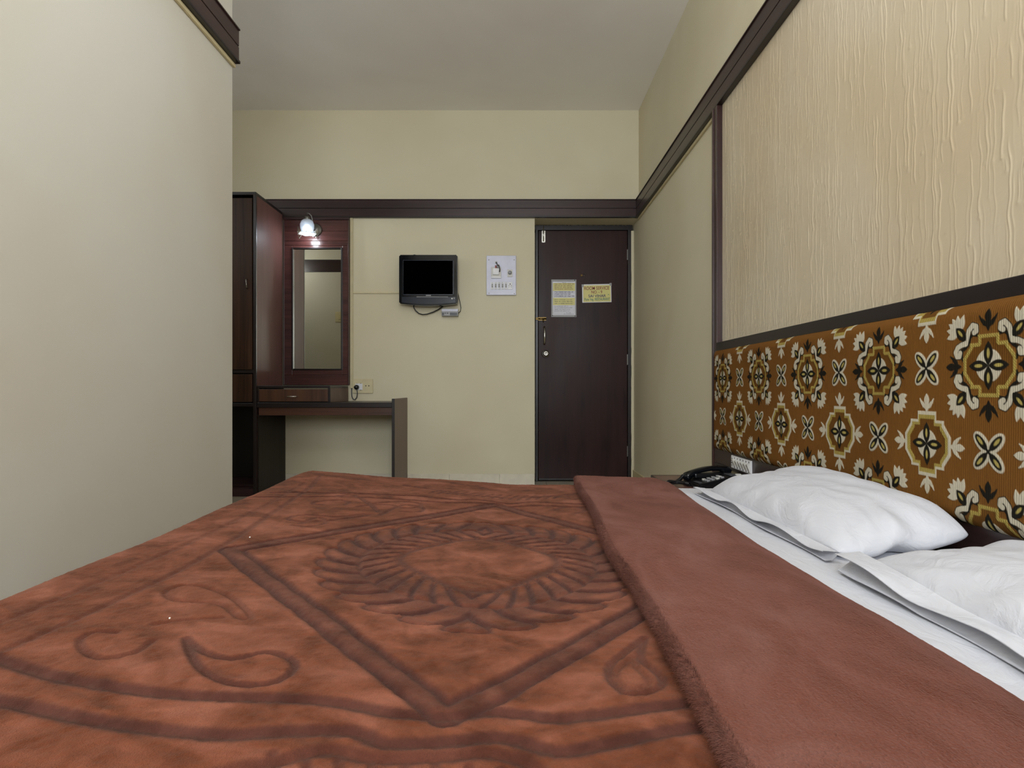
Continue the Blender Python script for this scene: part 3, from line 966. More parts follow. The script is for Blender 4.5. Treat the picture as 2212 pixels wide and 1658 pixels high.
def vnoise(x, y, seed, per=256):
    """value noise on arrays"""
    r = np.random.default_rng(seed).random((per, per))
    xi, yi = np.floor(x).astype(int), np.floor(y).astype(int)
    fx, fy = smooth01(x - xi), smooth01(y - yi)
    a, b_ = r[xi % per, yi % per], r[(xi + 1) % per, yi % per]
    c, d_ = r[xi % per, (yi + 1) % per], r[(xi + 1) % per, (yi + 1) % per]
    return (a * (1 - fx) + b_ * fx) * (1 - fy) + (c * (1 - fx) + d_ * fx) * fy


ya = np.concatenate([np.arange(-.466, 1.05, .008), np.arange(1.05, 2.866, .0017), [2.866]])
za_ = np.linspace(.95, TZ0 + .002, 320)
H = np.zeros((len(ya), len(za_)))
dz = za_[1] - za_[0]
for _ in range(3600):
    yc = RNG.uniform(-.4, 2.86)
    z1 = RNG.uniform(.97, 2.25)
    ln = RNG.exponential(.11) + .015
    z0 = z1 - ln
    wd_ = RNG.uniform(.0011, .0026)
    am = RNG.uniform(.10, 1.0) ** 1.6
    i0, i1 = np.searchsorted(ya, [yc - .014, yc + .014])
    j0, j1 = np.searchsorted(za_, [z0 - .012, z1])
    if i1 <= i0 or j1 <= j0:
        continue
    Y, Z = np.meshgrid(ya[i0:i1], za_[j0:j1], indexing='ij')
    wob = .0025 * np.sin(Z * 37 + yc * 60) + .0015 * np.sin(Z * 90 + yc * 31)
    g = np.exp(-((Y - yc - wob) / wd_) ** 2) * smooth01((Z - z0) / .01) * smooth01((z1 - Z) / .05)
    H[i0:i1, j0:j1] = np.maximum(H[i0:i1, j0:j1], am * g)
    if RNG.random() < .35:
        g2 = np.exp(-(((Y - yc - wob) / .005) ** 2 + ((Z - z0) / .004) ** 2))
        H[i0:i1, j0:j1] = np.maximum(H[i0:i1, j0:j1], am * 1.3 * g2)
Yg, Zg = np.meshgrid(ya, za_, indexing='ij')
low = smooth01((1.10 - Zg) / .14)                   # rougher crust at the foot of the panel
crust = np.clip(vnoise(Yg * 90, Zg * 90, 3) - .62, 0, 1) * 3.0 + np.clip(vnoise(Yg * 210, Zg * 190, 4) - .7, 0, 1) * 2.5
H = np.maximum(H, low * crust * .8)
H += .5 * vnoise(Yg * 9, Zg * 5, 5) + .10 * vnoise(Yg * 60, Zg * 9, 6)
P = np.stack([XR - .004 - H * .0013, Yg, Zg], -1)
tag(add('textured_plaster', grid_mesh('textured_plaster', P, flip=True), 'plaster', wall_right), 'cream plaster with vertical drip relief')

# ------------------------------------------------------------------ headboard
HY0, HY1 = -.466, 2.862
HZ0, HZ1 = .486, .962
XH = .985
hb = thing('headboard', (1.0, 1.2, .36), 'long brown patterned upholstered headboard in a dark frame on the wall', 'headboard')
MB().box(.986, XR, HY0, HY1, HZ1 - .004, HZ1 + .038, .003).build('top_rail', 'edge', hb)
MB().box(.984, XR, HY0, HY1, .422, HZ0 + .004, .003).build('bottom_rail', 'trim_y', hb)
MB().box(.978, XR, HY0, HY1, .413, .424, .002).build('rail_lip', 'edge', hb)
MB().box(.994, XR, HY0, HY1, HZ0, HZ1).build('backing', 'edge', hb)

ua = np.concatenate([np.arange(HY0 + .004, .98, .0045), np.arange(.98, 1.6, .00115), np.arange(1.6, 2.2, .00155), np.arange(2.2, HY1 - .001, .0020)])
va = np.linspace(HZ0, HZ1, 330)
U, V = np.meshgrid(ua, va, indexing='ij')
BR, DK, WH, YE = [np.array(lin(*c)) for c in ((118, 78, 32), (29, 26, 19), (196, 188, 166), (172, 156, 86))]
BR2 = np.array(lin(104, 68, 24))
col = np.tile(BR, U.shape + (1,)).astype(np.float32)
lift = np.zeros(U.shape, np.float32)
AA = .0007


def seg_d(x, y, pts):
    d_ = np.full(x.shape, 9.0)
    for (x0, y0), (x1, y1) in zip(pts[:-1], pts[1:]):
        dx, dy = x1 - x0, y1 - y0
        L2 = dx * dx + dy * dy + 1e-12
        t_ = np.clip(((x - x0) * dx + (y - y0) * dy) / L2, 0, 1)
        d_ = np.minimum(d_, np.hypot(x - x0 - t_ * dx, y - y0 - t_ * dy))
    return d_


def poly_in(x, y, pts):
    ins = np.zeros(x.shape, bool)
    n_ = len(pts)
    for i in range(n_):
        (x0, y0), (x1, y1) = pts[i], pts[(i + 1) % n_]
        if y0 == y1:
            continue
        c_ = ((y0 > y) != (y1 > y)) & (x < (x1 - x0) * (y - y0) / (y1 - y0) + x0)
        ins ^= c_
    return ins


def poly_sd(x, y, pts):
    d_ = seg_d(x, y, list(pts) + [pts[0]])
    return np.where(poly_in(x, y, pts), -d_, d_)


def lobe(x, y, cx, cy, ang, L, W, p=1.0):
    """pointed petal from (cx,cy) along ang, length L, half-width W: signed distance-like"""
    ca, sa = math.cos(ang), math.sin(ang)
    u_ = ((x - cx) * ca + (y - cy) * sa) / L
    v_ = -(x - cx) * sa + (y - cy) * ca
    uu = np.clip(u_, 0, 1)
    wd2 = W * np.sin(PI * uu ** p) ** .85
    return np.where((u_ < 0) | (u_ > 1), np.maximum(np.abs(v_), .004) + .004, np.abs(v_) - wd2)


def ell(x, y, cx, cy, ang, L, W):
    ca, sa = math.cos(ang), math.sin(ang)
    u_ = ((x - cx) * ca + (y - cy) * sa) / L
    v_ = (-(x - cx) * sa + (y - cy) * ca) / W
    return (np.hypot(u_, v_) - 1) * min(L, W)


class Motif:
    def __init__(self, cy, cz, r):
        self.i0, self.i1 = np.searchsorted(ua, [cy - r, cy + r])
        self.j0, self.j1 = np.searchsorted(va, [cz - r, cz + r])
        self.ok = self.i1 > self.i0 + 1 and self.j1 > self.j0 + 1
        if self.ok:
            self.x = -(U[self.i0:self.i1, self.j0:self.j1] - cy)     # right in the picture
            self.y = V[self.i0:self.i1, self.j0:self.j1] - cz

    def paint(self, sd, c, up=1.0):
        a_ = np.clip(.5 - sd / (2 * AA), 0, 1)[..., None]
        s_ = (slice(self.i0, self.i1), slice(self.j0, self.j1))
        col[s_] = col[s_] * (1 - a_) + c * a_
        lift[s_] = lift[s_] * (1 - a_[..., 0]) + up * a_[..., 0]


def octo(s):
    q = [(.0, .064), (.026, .064), (.026, .047), (.047, .047), (.047, .040), (.065, .017), (.065, 0)]
    q = [(a * s, b_ * s) for a, b_ in q]
    full = q + [(a, -b_) for a, b_ in q[-2::-1]]
    full += [(-a, b_) for a, b_ in full[-2:0:-1]]
    return full


def flower4(m):
    m.paint(np.hypot(m.x / .96, m.y) - .034, WH)
    for k in range(4):
        a = k * PI / 2
        m.paint(lobe(m.x, m.y, 0, 0, a, .050, .0115, 1.0), DK, 1.1)
    for k in range(4):
        a = k * PI / 2
        m.paint(ell(m.x, m.y, .025 * math.cos(a), .025 * math.sin(a), a, .010, .0036), YE, 1.1)


def hatch(m, sd, sdband):
    s_ = (m.x + m.y) / .0058
    f_ = np.abs(s_ - np.round(s_))
    cc = np.where((f_ < .22)[..., None], np.array(lin(146, 122, 52)), YE)
    a_ = np.clip(.5 - sdband / (2 * AA), 0, 1)[..., None]
    q = (slice(m.i0, m.i1), slice(m.j0, m.j1))
    col[q] = col[q] * (1 - a_) + cc * a_
    lift[q] = lift[q] * (1 - a_[..., 0]) + .9 * a_[..., 0]


def fleur(m, r0, r1, ang, c):
    ca, sa = math.cos(ang), math.sin(ang)
    x = m.x * ca + m.y * sa
    y = -m.x * sa + m.y * ca
    L = r1 - r0
    m.paint(lobe(x, y, r0 + .30 * L, 0, 0, .70 * L, .0085, 1.0), c)
    m.paint(lobe(x, y, r0, 0, 0, .62 * L, .0062), c)
    for s in (-1, 1):
        m.paint(seg_d(x, y, [(r0 + .30 * L, s * .002), (r0 + .38 * L, s * .011), (r0 + .55 * L, s * .019), (r0 + .72 * L, s * .023)]) - np.interp(np.abs(y), [.0, .012, .023], [.0055, .0055, .0012]), c)


def type_b(m):
    o1 = poly_sd(m.x, m.y, octo(1.18))
    m.paint(o1, WH)
    o2 = poly_sd(m.x, m.y, octo(1.05))
    hatch(m, None, o2)
    o3 = poly_sd(m.x, m.y, octo(.90))
    m.paint(o3, BR2, 0.1)
    flower4(m)
    for k in range(4):
        fleur(m, .072, .117, k * PI / 2, WH)


def type_a(m):
    # outer scrollwork in the four corners, then the hatched outline
    for sx in (-1, 1):
        for sy in (-1, 1):
            x, y = m.x * sx, m.y * sy
            fx, fy = .075, .072
            # dark outlines of the scrolls
            c1 = [(.058, .048), (.054, .062), (.050, .075), (.040, .085), (.031, .082), (.030, .073), (.036, .070)]
            c2 = [(.058, .048), (.070, .046), (.081, .041), (.087, .031), (.083, .022), (.076, .022), (.074, .029)]
            m.paint(seg_d(x, y, [(.028, .064), (.040, .066), (.047, .060), (.050, .047)]) - .0036, DK)
            m.paint(seg_d(x, y, [(.050, .047), (.060, .038), (.068, .034), (.070, .022), (.066, .013)]) - .0036, DK)
            m.paint(seg_d(x, y, c1) - .0076, DK)
            m.paint(seg_d(x, y, c2) - .0076, DK)
            m.paint(seg_d(x, y, c1) - .0056, WH)
            m.paint(seg_d(x, y, c2) - .0056, WH)
            for deg in (-14, 12, 34, 56, 78, 104):
                a = math.radians(deg)
                m.paint(lobe(x, y, fx + .006 * math.cos(a), fy + .006 * math.sin(a), a, .034, .0080, .8), WH, 1.1)
            m.paint(lobe(x, y, .058, .055, math.radians(46), .040, .0120, .9), DK, 1.15)
            m.paint(ell(x, y, .0735, .0710, math.radians(46), .009, .0032), YE, 1.15)
    o1 = poly_sd(m.x, m.y, octo(1.0))
    hatch(m, None, np.abs(o1 + .0035) - .0040)
    m.paint(o1 + .0078, BR2, 0.1)
    flower4(m)
    for k in range(4):
        fleur(m, .070, .116, k * PI / 2, DK)


def type_x(m):
    for w_, L, c in ((.0148, .052, WH), (.0085, .042, DK)):
        for k in range(4):
            a = PI / 4 + k * PI / 2
            r_ = .026
            m.paint(ell(m.x, m.y, r_ * math.cos(a), r_ * math.sin(a), a, L / 2, w_), c, 1.0 if c is WH else 1.15)
    for k in range(4):
        a = PI / 4 + k * PI / 2
        m.paint(seg_d(m.x, m.y, [(0, 0), (.03 * math.cos(a), .03 * math.sin(a))]) - .0026, DK, 1.1)
    for k in range(4):
        a = PI / 4 + k * PI / 2
        m.paint(ell(m.x, m.y, .030 * math.cos(a), .030 * math.sin(a), a, .010, .0036), YE, 1.1)


YN_ = lambda n_: 2.714 - .4005 * n_ + .0055 * n_ * n_
for row, zc in ((0, .826), (1, .651), (2, .476), (-1, 1.001)):
    for k in range(-1, 19):
        n_ = k / 2
        if YN_(n_) < HY0 - .1:
            break
        m = Motif(YN_(n_), zc, .135)
        if not m.ok:
            continue
        if (k + row) % 2:
            type_x(m)
        elif row % 2 == 0:
            type_a(m)
        else:
            type_b(m)
# worn lighter/darker cloth
wear = .90 + .2 * vnoise(U * 5, V * 5, 21)
col *= wear[..., None].astype(np.float32)
ed = np.minimum(np.minimum(V - HZ0, HZ1 - V), np.minimum(U - HY0, HY1 - U))
bul = np.clip(ed / .035, 0, 1)
bul = np.sqrt(1 - (1 - bul) ** 2)
XX = .996 - .030 * bul - .0011 * lift - .0035 * (vnoise(U * 7, V * 7, 23) - .5)
P = np.stack([XX, U, V], -1)
t = NT('woven_upholstery')
ca = t.attr('weave').outputs['Color']
v = t.coords((1, 1, 1))
wv = t.n('ShaderNodeTexWave', wave_type='BANDS', bands_direction='Y')
wv.inputs['Scale'].default_value = 60
wv.inputs['Distortion'].default_value = .6
wv.inputs['Detail'].default_value = 2
wv.inputs['Detail Scale'].default_value = 3
t.l(v, wv.inputs['Vector'])
nz = t.noise(t.coords((1, 1, .25)), 700, 2)
cm = t.mix(.22, ca, t.ramp(wv.outputs['Fac'], [(.2, (.55, .55, .55)), (.6, (1, 1, 1))]), 'MULTIPLY')
cm = t.mix(.25, cm, t.ramp(nz, [(.3, (.5, .5, .5)), (.7, (1, 1, 1))]), 'MULTIPLY')
t.set(**{'Base Color': cm, 'Roughness': .8, 'Specular IOR Level': .1})
ad = t.n('ShaderNodeMath', operation='ADD')
t.l(wv.outputs['Fac'], ad.inputs[0])
t.l(nz, ad.inputs[1])
t.bump(ad.outputs[0], .35, .0015)
tag(add('upholstery', grid_mesh('upholstery', P, flip=True, colors={'weave': col}), t.m, hb), 'brown woven fabric with cream, black and yellow medallions')

# bedside switchboard on the bottom rail
XSW = .984
sb = thing('bedside_switchboard', (XSW, 2.535, .424), 'white row of bedside switches on the headboard rail above the telephone', 'switchboard')
MB().box(XSW - .006, XSW, 2.425, 2.645, .426, .482, .0015).build('plate', 'white', sb)
for i in range(7):
    yc = 2.628 - i * .0313
    if i == 0:
        s_ = MB().box(XSW - .008, XSW - .004, yc - .012, yc + .012, .430, .478, .001).build('socket', 'white', sb)
        for q, z in ((0, .468), (-.005, .460), (.005, .460), (-.005, .450), (.005, .450), (0, .440)):
            MB().lathe([(.0024, 0), (.0024, -.0012), (.0005, -.0013)], (XSW - .008, yc + q, z), 'x', 8).build('pin_hole', 'hole', s_)
    else:
        s_ = MB().box(XSW - .008, XSW - .004, yc - .012, yc + .012, .430, .478, .001).build('switch', 'white', sb)
        MB().prism([(XSW - .008, .438), (XSW - .010, .439), (XSW - .020, .464), (XSW - .018, .468), (XSW - .008, .468)], 'y', yc - .007, yc + .007).build('rocker', 'offwhite', s_)
        for z in (.434, .474):
            MB().lathe([(.0024, 0), (.0024, -.0012), (.0005, -.0013)], (XSW - .008, yc, z), 'x', 8).build('screw', 'hole', s_)

# ------------------------------------------------------------------ nightstand and telephone
NX0, NX1, NY0, NY1, NZT = .676, .975, 2.235, 2.862, .360
ns = thing('nightstand', ((NX0 + NX1) / 2, (NY0 + NY1) / 2, 0), 'low reddish brown nightstand between the bed and the upright trim', 'nightstand')
MB().box(NX0 - .004, NX1, NY0, NY1, NZT - .022, NZT, .002).build('top_board', 'stand', ns)
MB().box(NX0 - .006, NX0 + .002, NY0, NY1, NZT - .026, NZT + .001, .001).build('edge_strip', 'edge', ns)
MB().box(NX0 - .004, NX1, NY1 - .006, NY1 + .002, NZT - .026, NZT + .001, .001).build('edge_strip', 'edge', ns)
for y0, y1 in ((NY0, NY0 + .018), (NY1 - .02, NY1 - .002)):
    MB().box(NX0, NX1, y0, y1, 0, NZT - .022, .002).build('side_board', 'trim_z', ns)
MB().box(NX1 - .012, NX1, NY0 + .018, NY1 - .02, 0, NZT - .022).build('back_board', 'trim_z', ns)
MB().box(NX0, NX1 - .012, NY0 + .018, NY1 - .02, .05, .066).build('bottom_board', 'trim_z', ns)
df = MB().box(NX0 - .002, NX0 + .016, NY0 + .02, NY1 - .022, .19, NZT - .026, .002).build('drawer_front', 'stand', ns)
MB().lathe([(.006, 0), (.006, -.012), (.013, -.018), (.011, -.026), (.002, -.028)], (NX0 - .002, (NY0 + NY1) / 2, .26), 'x', 20).build('knob', 'chrome', df)
MB().box(NX0 - .002, NX0 + .016, NY0 + .02, NY1 - .022, .068, .186, .002).build('door', 'stand', ns)

# telephone: local x = up the telephone (towards the wall), local y = its left (towards the far side)
tp = thing('telephone', (.862, 2.545, NZT), 'black corded desk telephone with keypad on the nightstand', 'telephone', rotz=math.radians(8))
b = MB()
b.prism([(-.105, 0), (.098, 0), (.098, .050), (.075, .056), (-.088, .022), (-.105, .014)], 'y', -.080, .080)
bmesh.ops.bevel(b.bm, geom=list(b.bm.edges), offset=.006, segments=2, affect='EDGES')
body = b.build('body', 'blk', tp, world=False)
sl = (.056 - .022) / (.075 + .088)
zf = lambda x: .022 + sl * (x + .088)
MB().box(-.070, .085, .020, .074, .030, .052, .006).build('handset_cradle', 'blk', tp, world=False)
for i in range(4):
    for j in range(3):
        x, y = -.048 + i * .021, -.016 - j * .019
        MB().box(x - .0065, x + .0065, y - .0065, y + .0065, zf(x) - .002, zf(x) + .005, .0015).build('key', 'grey' if (i + j) % 4 else 'offwhite', tp, world=False)
MB().box(.045, .075, -.066, -.012, zf(.06) - .002, zf(.06) + .003, .002).build('display', 'dgrey', tp, world=False)
MB().box(-.092, -.070, -.060, -.010, zf(-.08) - .002, zf(-.08) + .0015, .001).build('name_strip', 'dgrey', tp, world=False)
MB().box(.070, .092, -.070, -.060, zf(.075) - .002, zf(.075) + .004, .001).build('indicator', 'offwhite', tp, world=False)
# handset: a bowed bar with two cups
NP = 26
rows = []
for i in range(NP):
    s_ = i / (NP - 1)
    x = -.112 + .218 * s_
    zc = .034 + .020 * math.sin(PI * min(1, max(0, s_))) ** .8 + .026 * s_
    cup = .8 * max(math.exp(-((s_ - .10) / .10) ** 2), math.exp(-((s_ - .90) / .10) ** 2))
    hw = .019 + .006 * cup
    ht = .012 + .001 * cup
    dn = .010 + .020 * cup
    if i in (0, NP - 1):
        hw, ht, dn = hw * .6, ht * .5, dn * .5
    ring = []
    for k in range(16):
        a = 2 * PI * k / 16
        cy, cz = math.cos(a), math.sin(a)
        cy = math.copysign(abs(cy) ** .7, cy)
        ring.append((x, .047 + hw * cy, zc + (ht if cz > 0 else dn) * math.copysign(abs(cz) ** .75, cz)))
    rows.append(ring)
me = grid_mesh('handset', np.array(rows).transpose(1, 0, 2), closed_u=True)
bm_ = bmesh.new()
bm_.from_mesh(me)
bmesh.ops.holes_fill(bm_, edges=[e for e in bm_.edges if e.is_boundary], sides=0)
bmesh.ops.recalc_face_normals(bm_, faces=bm_.faces)
bm_.to_mesh(me)
bm_.free()
add('handset', me, 'blkgloss', tp, world=False)
# coiled cord that lies bunched left of the telephone
ctrl = [(-.112, .047, .040), (-.128, .048, .022), (-.150, .040, .013), (-.172, .052, .014), (-.186, .028, .012), (-.166, .012, .016), (-.140, .022, .014), (-.120, .010, .012), (-.110, -.010, .010)]
cp = [Vector(c_) for c_ in ctrl]
path = []
for i in range(len(cp) - 1):
    p0, p1, p2, p3 = cp[max(i - 1, 0)], cp[i], cp[i + 1], cp[min(i + 2, len(cp) - 1)]
    for k in range(40):
        t_ = k / 40
        path.append(.5 * ((2 * p1) + (p2 - p0) * t_ + (2 * p0 - 5 * p1 + 4 * p2 - p3) * t_ ** 2 + (3 * p1 - p0 - 3 * p2 + p3) * t_ ** 3))
hel = []
for i, p in enumerate(path):
    tg = (path[min(i + 1, len(path) - 1)] - path[max(i - 1, 0)]).normalized()
    s_ = tg.cross(Vector((0, 0, 1))).normalized()
    u_ = s_.cross(tg)
    a = i * 2 * PI / 7
    hel.append(p + s_ * (.0068 * math.cos(a)) + u_ * (.0068 * math.sin(a)) + Vector((0, 0, .001)))
MB().tube(hel, .0022, 5).build('coiled_cord', 'blk', tp, world=False)

# ------------------------------------------------------------------ bed
BX0, BX1, BY0, BY1, BZ = -.735, .966, .285, 2.175, .416
bf = thing('wooden_bed', ((BX0 + BX1) / 2, (BY0 + BY1) / 2, 0), 'low dark wooden bed base under the mattress', 'bed')
for y0, y1 in ((BY0, BY0 + .03), (BY1 - .03, BY1)):
    MB().box(BX0, BX1, y0, y1, .09, .22, .004).build('side_rail', 'frame_w', bf)
MB().box(BX0, BX0 + .03, BY0 + .03, BY1 - .03, .09, .22, .004).build('foot_rail', 'frame_w', bf)
MB().box(BX1 - .03, BX1, BY0 + .03, BY1 - .03, .09, .22, .004).build('head_rail', 'frame_w', bf)
MB().box(BX0 + .03, BX1 - .03, BY0 + .03, BY1 - .03, .18, .20).build('platform', 'frame_w', bf)
for x in (BX0 + .05, BX1 - .05):
    for y in (BY0 + .05, BY1 - .05):
        MB().box(x - .035, x + .035, y - .035, y + .035, 0, .18, .004).build('leg', 'frame_w', bf)
tag(MB().box(BX0 + .012, BX1 - .012, BY0 + .012, BY1 - .012, .222, BZ - .006, .03, 4).build('mattress', 'matt'), 'thick mattress on the bed base, wrapped in the sheet', 'mattress')


def over_edge(a, lo, hi, r):
    """cloth coordinate -> (position, drop) for a cloth that rounds over the edges lo and hi"""
    pos = np.array(a, float)
    drop = np.zeros_like(pos)
    for e, s in ((hi, 1), (lo, -1)):
        t_ = (a - (e - s * r)) * s                      # arc length beyond the start of the rounding
        on = (t_ > 0) & (t_ < r * PI / 2)
        pos = np.where(on, (e - s * r) + s * r * np.sin(np.clip(t_ / r, 0, PI / 2)), pos)
        drop = np.where(on, r * (1 - np.cos(np.clip(t_ / r, 0, PI / 2))), drop)
        off = t_ >= r * PI / 2
        pos = np.where(off, e, pos)
        drop = np.where(off, r + t_ - r * PI / 2, drop)
    return pos, drop


# sheet
sa_ = np.linspace(BX0 - .16, BX1 + .10, 200)
sb_ = np.linspace(BY0 - .16, BY1 + .16, 230)
px_, dx_ = over_edge(sa_, BX0, BX1, .03)
py_, dy_ = over_edge(sb_, BY0, BY1, .035)
A, B = np.meshgrid(sa_, sb_, indexing='ij')
PX, PY = np.meshgrid(px_, py_, indexing='ij')
DXX, DYY = np.meshgrid(dx_, dy_, indexing='ij')
wr = .0030 * (vnoise(A * 5, B * 3, 31) - .5) + .0025 * np.sin((A * 6 + B * 17) + 3 * vnoise(A * 3, B * 3, 33)) * smooth01((vnoise(A * 3, B * 2.5, 34) - .45) * 4)
Z = BZ - np.hypot(DXX, DYY) + wr + .004
tag(add('bed_sheet', grid_mesh('bed_sheet', np.stack([PX, PY, Z], -1)), 'sheet'), 'smooth white sheet on the bed, showing between blanket and headboard', 'sheet')

# ---- blanket
LF = -.792                     # foot edge of the blanket
FARY = 2.19
aa = np.concatenate([np.arange(LF - .34, LF, .010), np.arange(LF, .345, .0032)])
ba = [.10]
while ba[-1] < 2.42:
    y = ba[-1]
    ba.append(y + (.009 if y < .40 or y > 2.25 else .0026 + .0013 * max(0, y - .6)))
ba = np.array(ba)
A, B = np.meshgrid(aa, ba, indexing='ij')
px_, dx_ = over_edge(aa, LF, 9.0, .075)
py_, dy_ = over_edge(ba, .265, FARY, .05)
PX, PY = np.meshgrid(px_, py_, indexing='ij')
DXX, DYY = np.meshgrid(dx_, dy_, indexing='ij')


def bed_top(X, Y):
    t_ = np.clip(-X / .75, 0, 1)
    z = .430 + .045 * t_
    z = z + .010 * np.exp(-((X + .66) / .16) ** 2 - ((Y - 2.05) / .20) ** 2)
    z = z + .006 * (vnoise(X * 4 + 9, Y * 4 + 3, 41) - .5) + .003 * (vnoise(X * 11 + 9, Y * 9 + 3, 42) - .5)
    return z


def curve_pts(pts, step=.01, closed=False):
    """Catmull-Rom through the points"""
    p = [np.array(q, float) for q in pts]
    if closed:
        p = p[:-1] if np.allclose(p[0], p[-1]) else p
        g = lambda i: p[i % len(p)]
        rng = range(len(p))
    else:
        g = lambda i: p[min(max(i, 0), len(p) - 1)]
        rng = range(len(p) - 1)
    out = []
    for i in rng:
        p0, p1, p2, p3 = g(i - 1), g(i), g(i + 1), g(i + 2)
        n_ = max(2, int(np.linalg.norm(p2 - p1) / step))
        for k in range(n_):
            t_ = k / n_
            out.append(.5 * (2 * p1 + (p2 - p0) * t_ + (2 * p0 - 5 * p1 + 4 * p2 - p3) * t_ ** 2 + (3 * p1 - p0 - 3 * p2 + p3) * t_ ** 3))
    out.append(g(0) if closed else p[-1])
    return out


def field(pts, maxd=.05):
    """distance from the cloth grid to a polyline, far = 9"""
    D = np.full(A.shape, 9.0, np.float32)
    for p, q in zip(pts[:-1], pts[1:]):
        i0, i1 = np.searchsorted(aa, [min(p[0], q[0]) - maxd, max(p[0], q[0]) + maxd])
        j0, j1 = np.searchsorted(ba, [min(p[1], q[1]) - maxd, max(p[1], q[1]) + maxd])
        if i1 <= i0 or j1 <= j0:
            continue
        x, y = A[i0:i1, j0:j1], B[i0:i1, j0:j1]
        dx, dy = q[0] - p[0], q[1] - p[1]
        t_ = np.clip(((x - p[0]) * dx + (y - p[1]) * dy) / (dx * dx + dy * dy + 1e-12), 0, 1)
        D[i0:i1, j0:j1] = np.minimum(D[i0:i1, j0:j1], np.hypot(x - p[0] - t_ * dx, y - p[1] - t_ * dy))
    return D


PAT = np.zeros(A.shape, np.float32)     # dyed pattern, 0..1
CUT = np.zeros(A.shape, np.float32)     # sheared groove depth, 0..1


def line(pts, w_, dark=.8, groove=.9, closed=False, raw=False):
    D = field(pts if raw else curve_pts(pts, .012, closed), max(.05, w_ * 3))
    k = smooth01((w_ * 1.25 - D) / (w_ * .7))
    np.maximum(PAT, dark * k, out=PAT)
    np.maximum(CUT, groove * np.exp(-(D / (w_ * .55)) ** 2), out=CUT)


CX, CY = -.066, 1.19


def mir(pts, mx=False, my=False):
    return [((2 * CX - x) if mx else x, (2 * CY - y) if my else y) for x, y in pts]


# wreath: two rings of feathered leaves round a plain oval
rx, ry = A - CX, (B - CY) * .93
rr = np.hypot(rx, ry)
th = np.abs(np.arctan2(rx, -ry))        # 0 at the near side, pi at the far side
rin = .146 + .010 * np.cos(4 * th) + .012 * np.exp(-(th / .35) ** 2)
rmid, rout = .232, .312 + .012 * np.exp(-(th / .30) ** 2)
for lo, hi, n_, sw, rnd in ((rin, rmid, 17, 1.35, 1.0), (rmid, rout, 14, -1.0, -1.0)):
    t_ = (rr - lo) / (hi - lo)
    tc = np.clip(t_, 0, 1.2)
    out_ = t_ if rnd < 0 else 1 - t_                    # 0 at the stem, 1 at the leaf tips
    ph = th * n_ / PI + sw * (tc ** (1.4 if rnd < 0 else .8)) + .25
    f_ = np.abs(ph - np.round(ph)) * 2                  # 0 on the vein between two leaves, 1 mid-leaf
    edge_ = 1.0 - .30 * (1 - np.sqrt(np.clip(1 - (1 - f_) ** 2, 0, 1)))
    ins = smooth01((t_ + .02) / .05) * smooth01((edge_ - out_ + .03) / .06) * smooth01((1.06 - t_) / .05)
    vein = smooth01((.50 - f_) / .38)
    tip = smooth01((out_ - .35) / .3) * smooth01((f_ - .45) / .3) * smooth01((edge_ - .10 - out_) / .12)
    np.maximum(PAT, (.52 + .46 * vein - .46 * tip) * ins, out=PAT)
    np.maximum(CUT, (.10 + .90 * np.exp(-(f_ / .20) ** 2)) * ins, out=CUT)
    rim = np.exp(-((out_ - edge_) / .05) ** 2) * smooth01((t_ + .02) / .05)
    np.maximum(PAT, .85 * rim, out=PAT)
    np.maximum(CUT, .8 * rim, out=CUT)
ring = np.exp(-((rr - rin) / .010) ** 2)
np.maximum(PAT, .72 * ring, out=PAT)
np.maximum(CUT, .6 * ring, out=CUT)
np.maximum(PAT, .62 * np.exp(-((rr - rmid) / .012) ** 2), out=PAT)
np.maximum(CUT, .7 * np.exp(-((rr - rmid) / .006) ** 2), out=CUT)

# diamond: a broad double band
dia = [(-.070, .627), (-.300, .880), (-.553, 1.165), (-.300, 1.475), (-.045, 1.755), (.180, 1.480), (.430, 1.165), (.185, .905), (-.070, .627)]
D = field([np.array(p) for p in dia], .06)
D += .004 * (vnoise(A * 25, B * 25, 51) - .5)
band_ = smooth01((.030 - D) / .010)
np.maximum(PAT, band_ * (.55 + .42 * np.exp(-((D - .017) / .007) ** 2)), out=PAT)
np.maximum(CUT, .95 * np.exp(-((D - .017) / .005) ** 2), out=CUT)

near1 = [(-.749, .734), (-.592, .685), (-.498, .653), (-.433, .640), (-.348, .631), (-.251, .635), (-.190, .634), (-.123, .621), (-.069, .622), (-.025, .638), (.012, .636), (.047, .626), (.102, .633), (.156, .646), (.222, .657)]
near2 = [(-.700, .650), (-.643, .631), (-.521, .603), (-.415, .580), (-.345, .570), (-.279, .566), (-.228, .576), (-.156, .584), (-.123, .568), (-.063, .577), (-.018, .592), (.011, .586), (.043, .570), (.094, .581), (.165, .602), (.24, .615)]
near3 = [(-.270, .505), (-.238, .520), (-.210, .532), (-.190, .547), (-.166, .553), (-.129, .545), (-.069, .553), (-.026, .566), (.010, .557), (.031, .532), (.05, .50)]
line(near1, .0125, .85)
line(near2, .0125, .85)
line(near3, .012, .7)
for q in range(9):
    x = -.22 + .03 * q
    line([(x, .545), (x + .008, .525), (x + .026, .505)], .006, .6, .6)
line(mir(near1, my=True), .0105, .7)
line(mir(near2, my=True), .0105, .7)
lf1 = [(-.655, 2.02), (-.622, 1.80), (-.605, 1.543), (-.585, 1.30), (-.578, 1.16), (-.576, 1.043), (-.588, .835), (-.607, .707)]
line(lf1, .0095, .45, .5)
line([(-.665, 1.90), (-.652, 1.60), (-.647, 1.413), (-.651, 1.147), (-.663, .888), (-.675, .781)], .010, .30, .4)
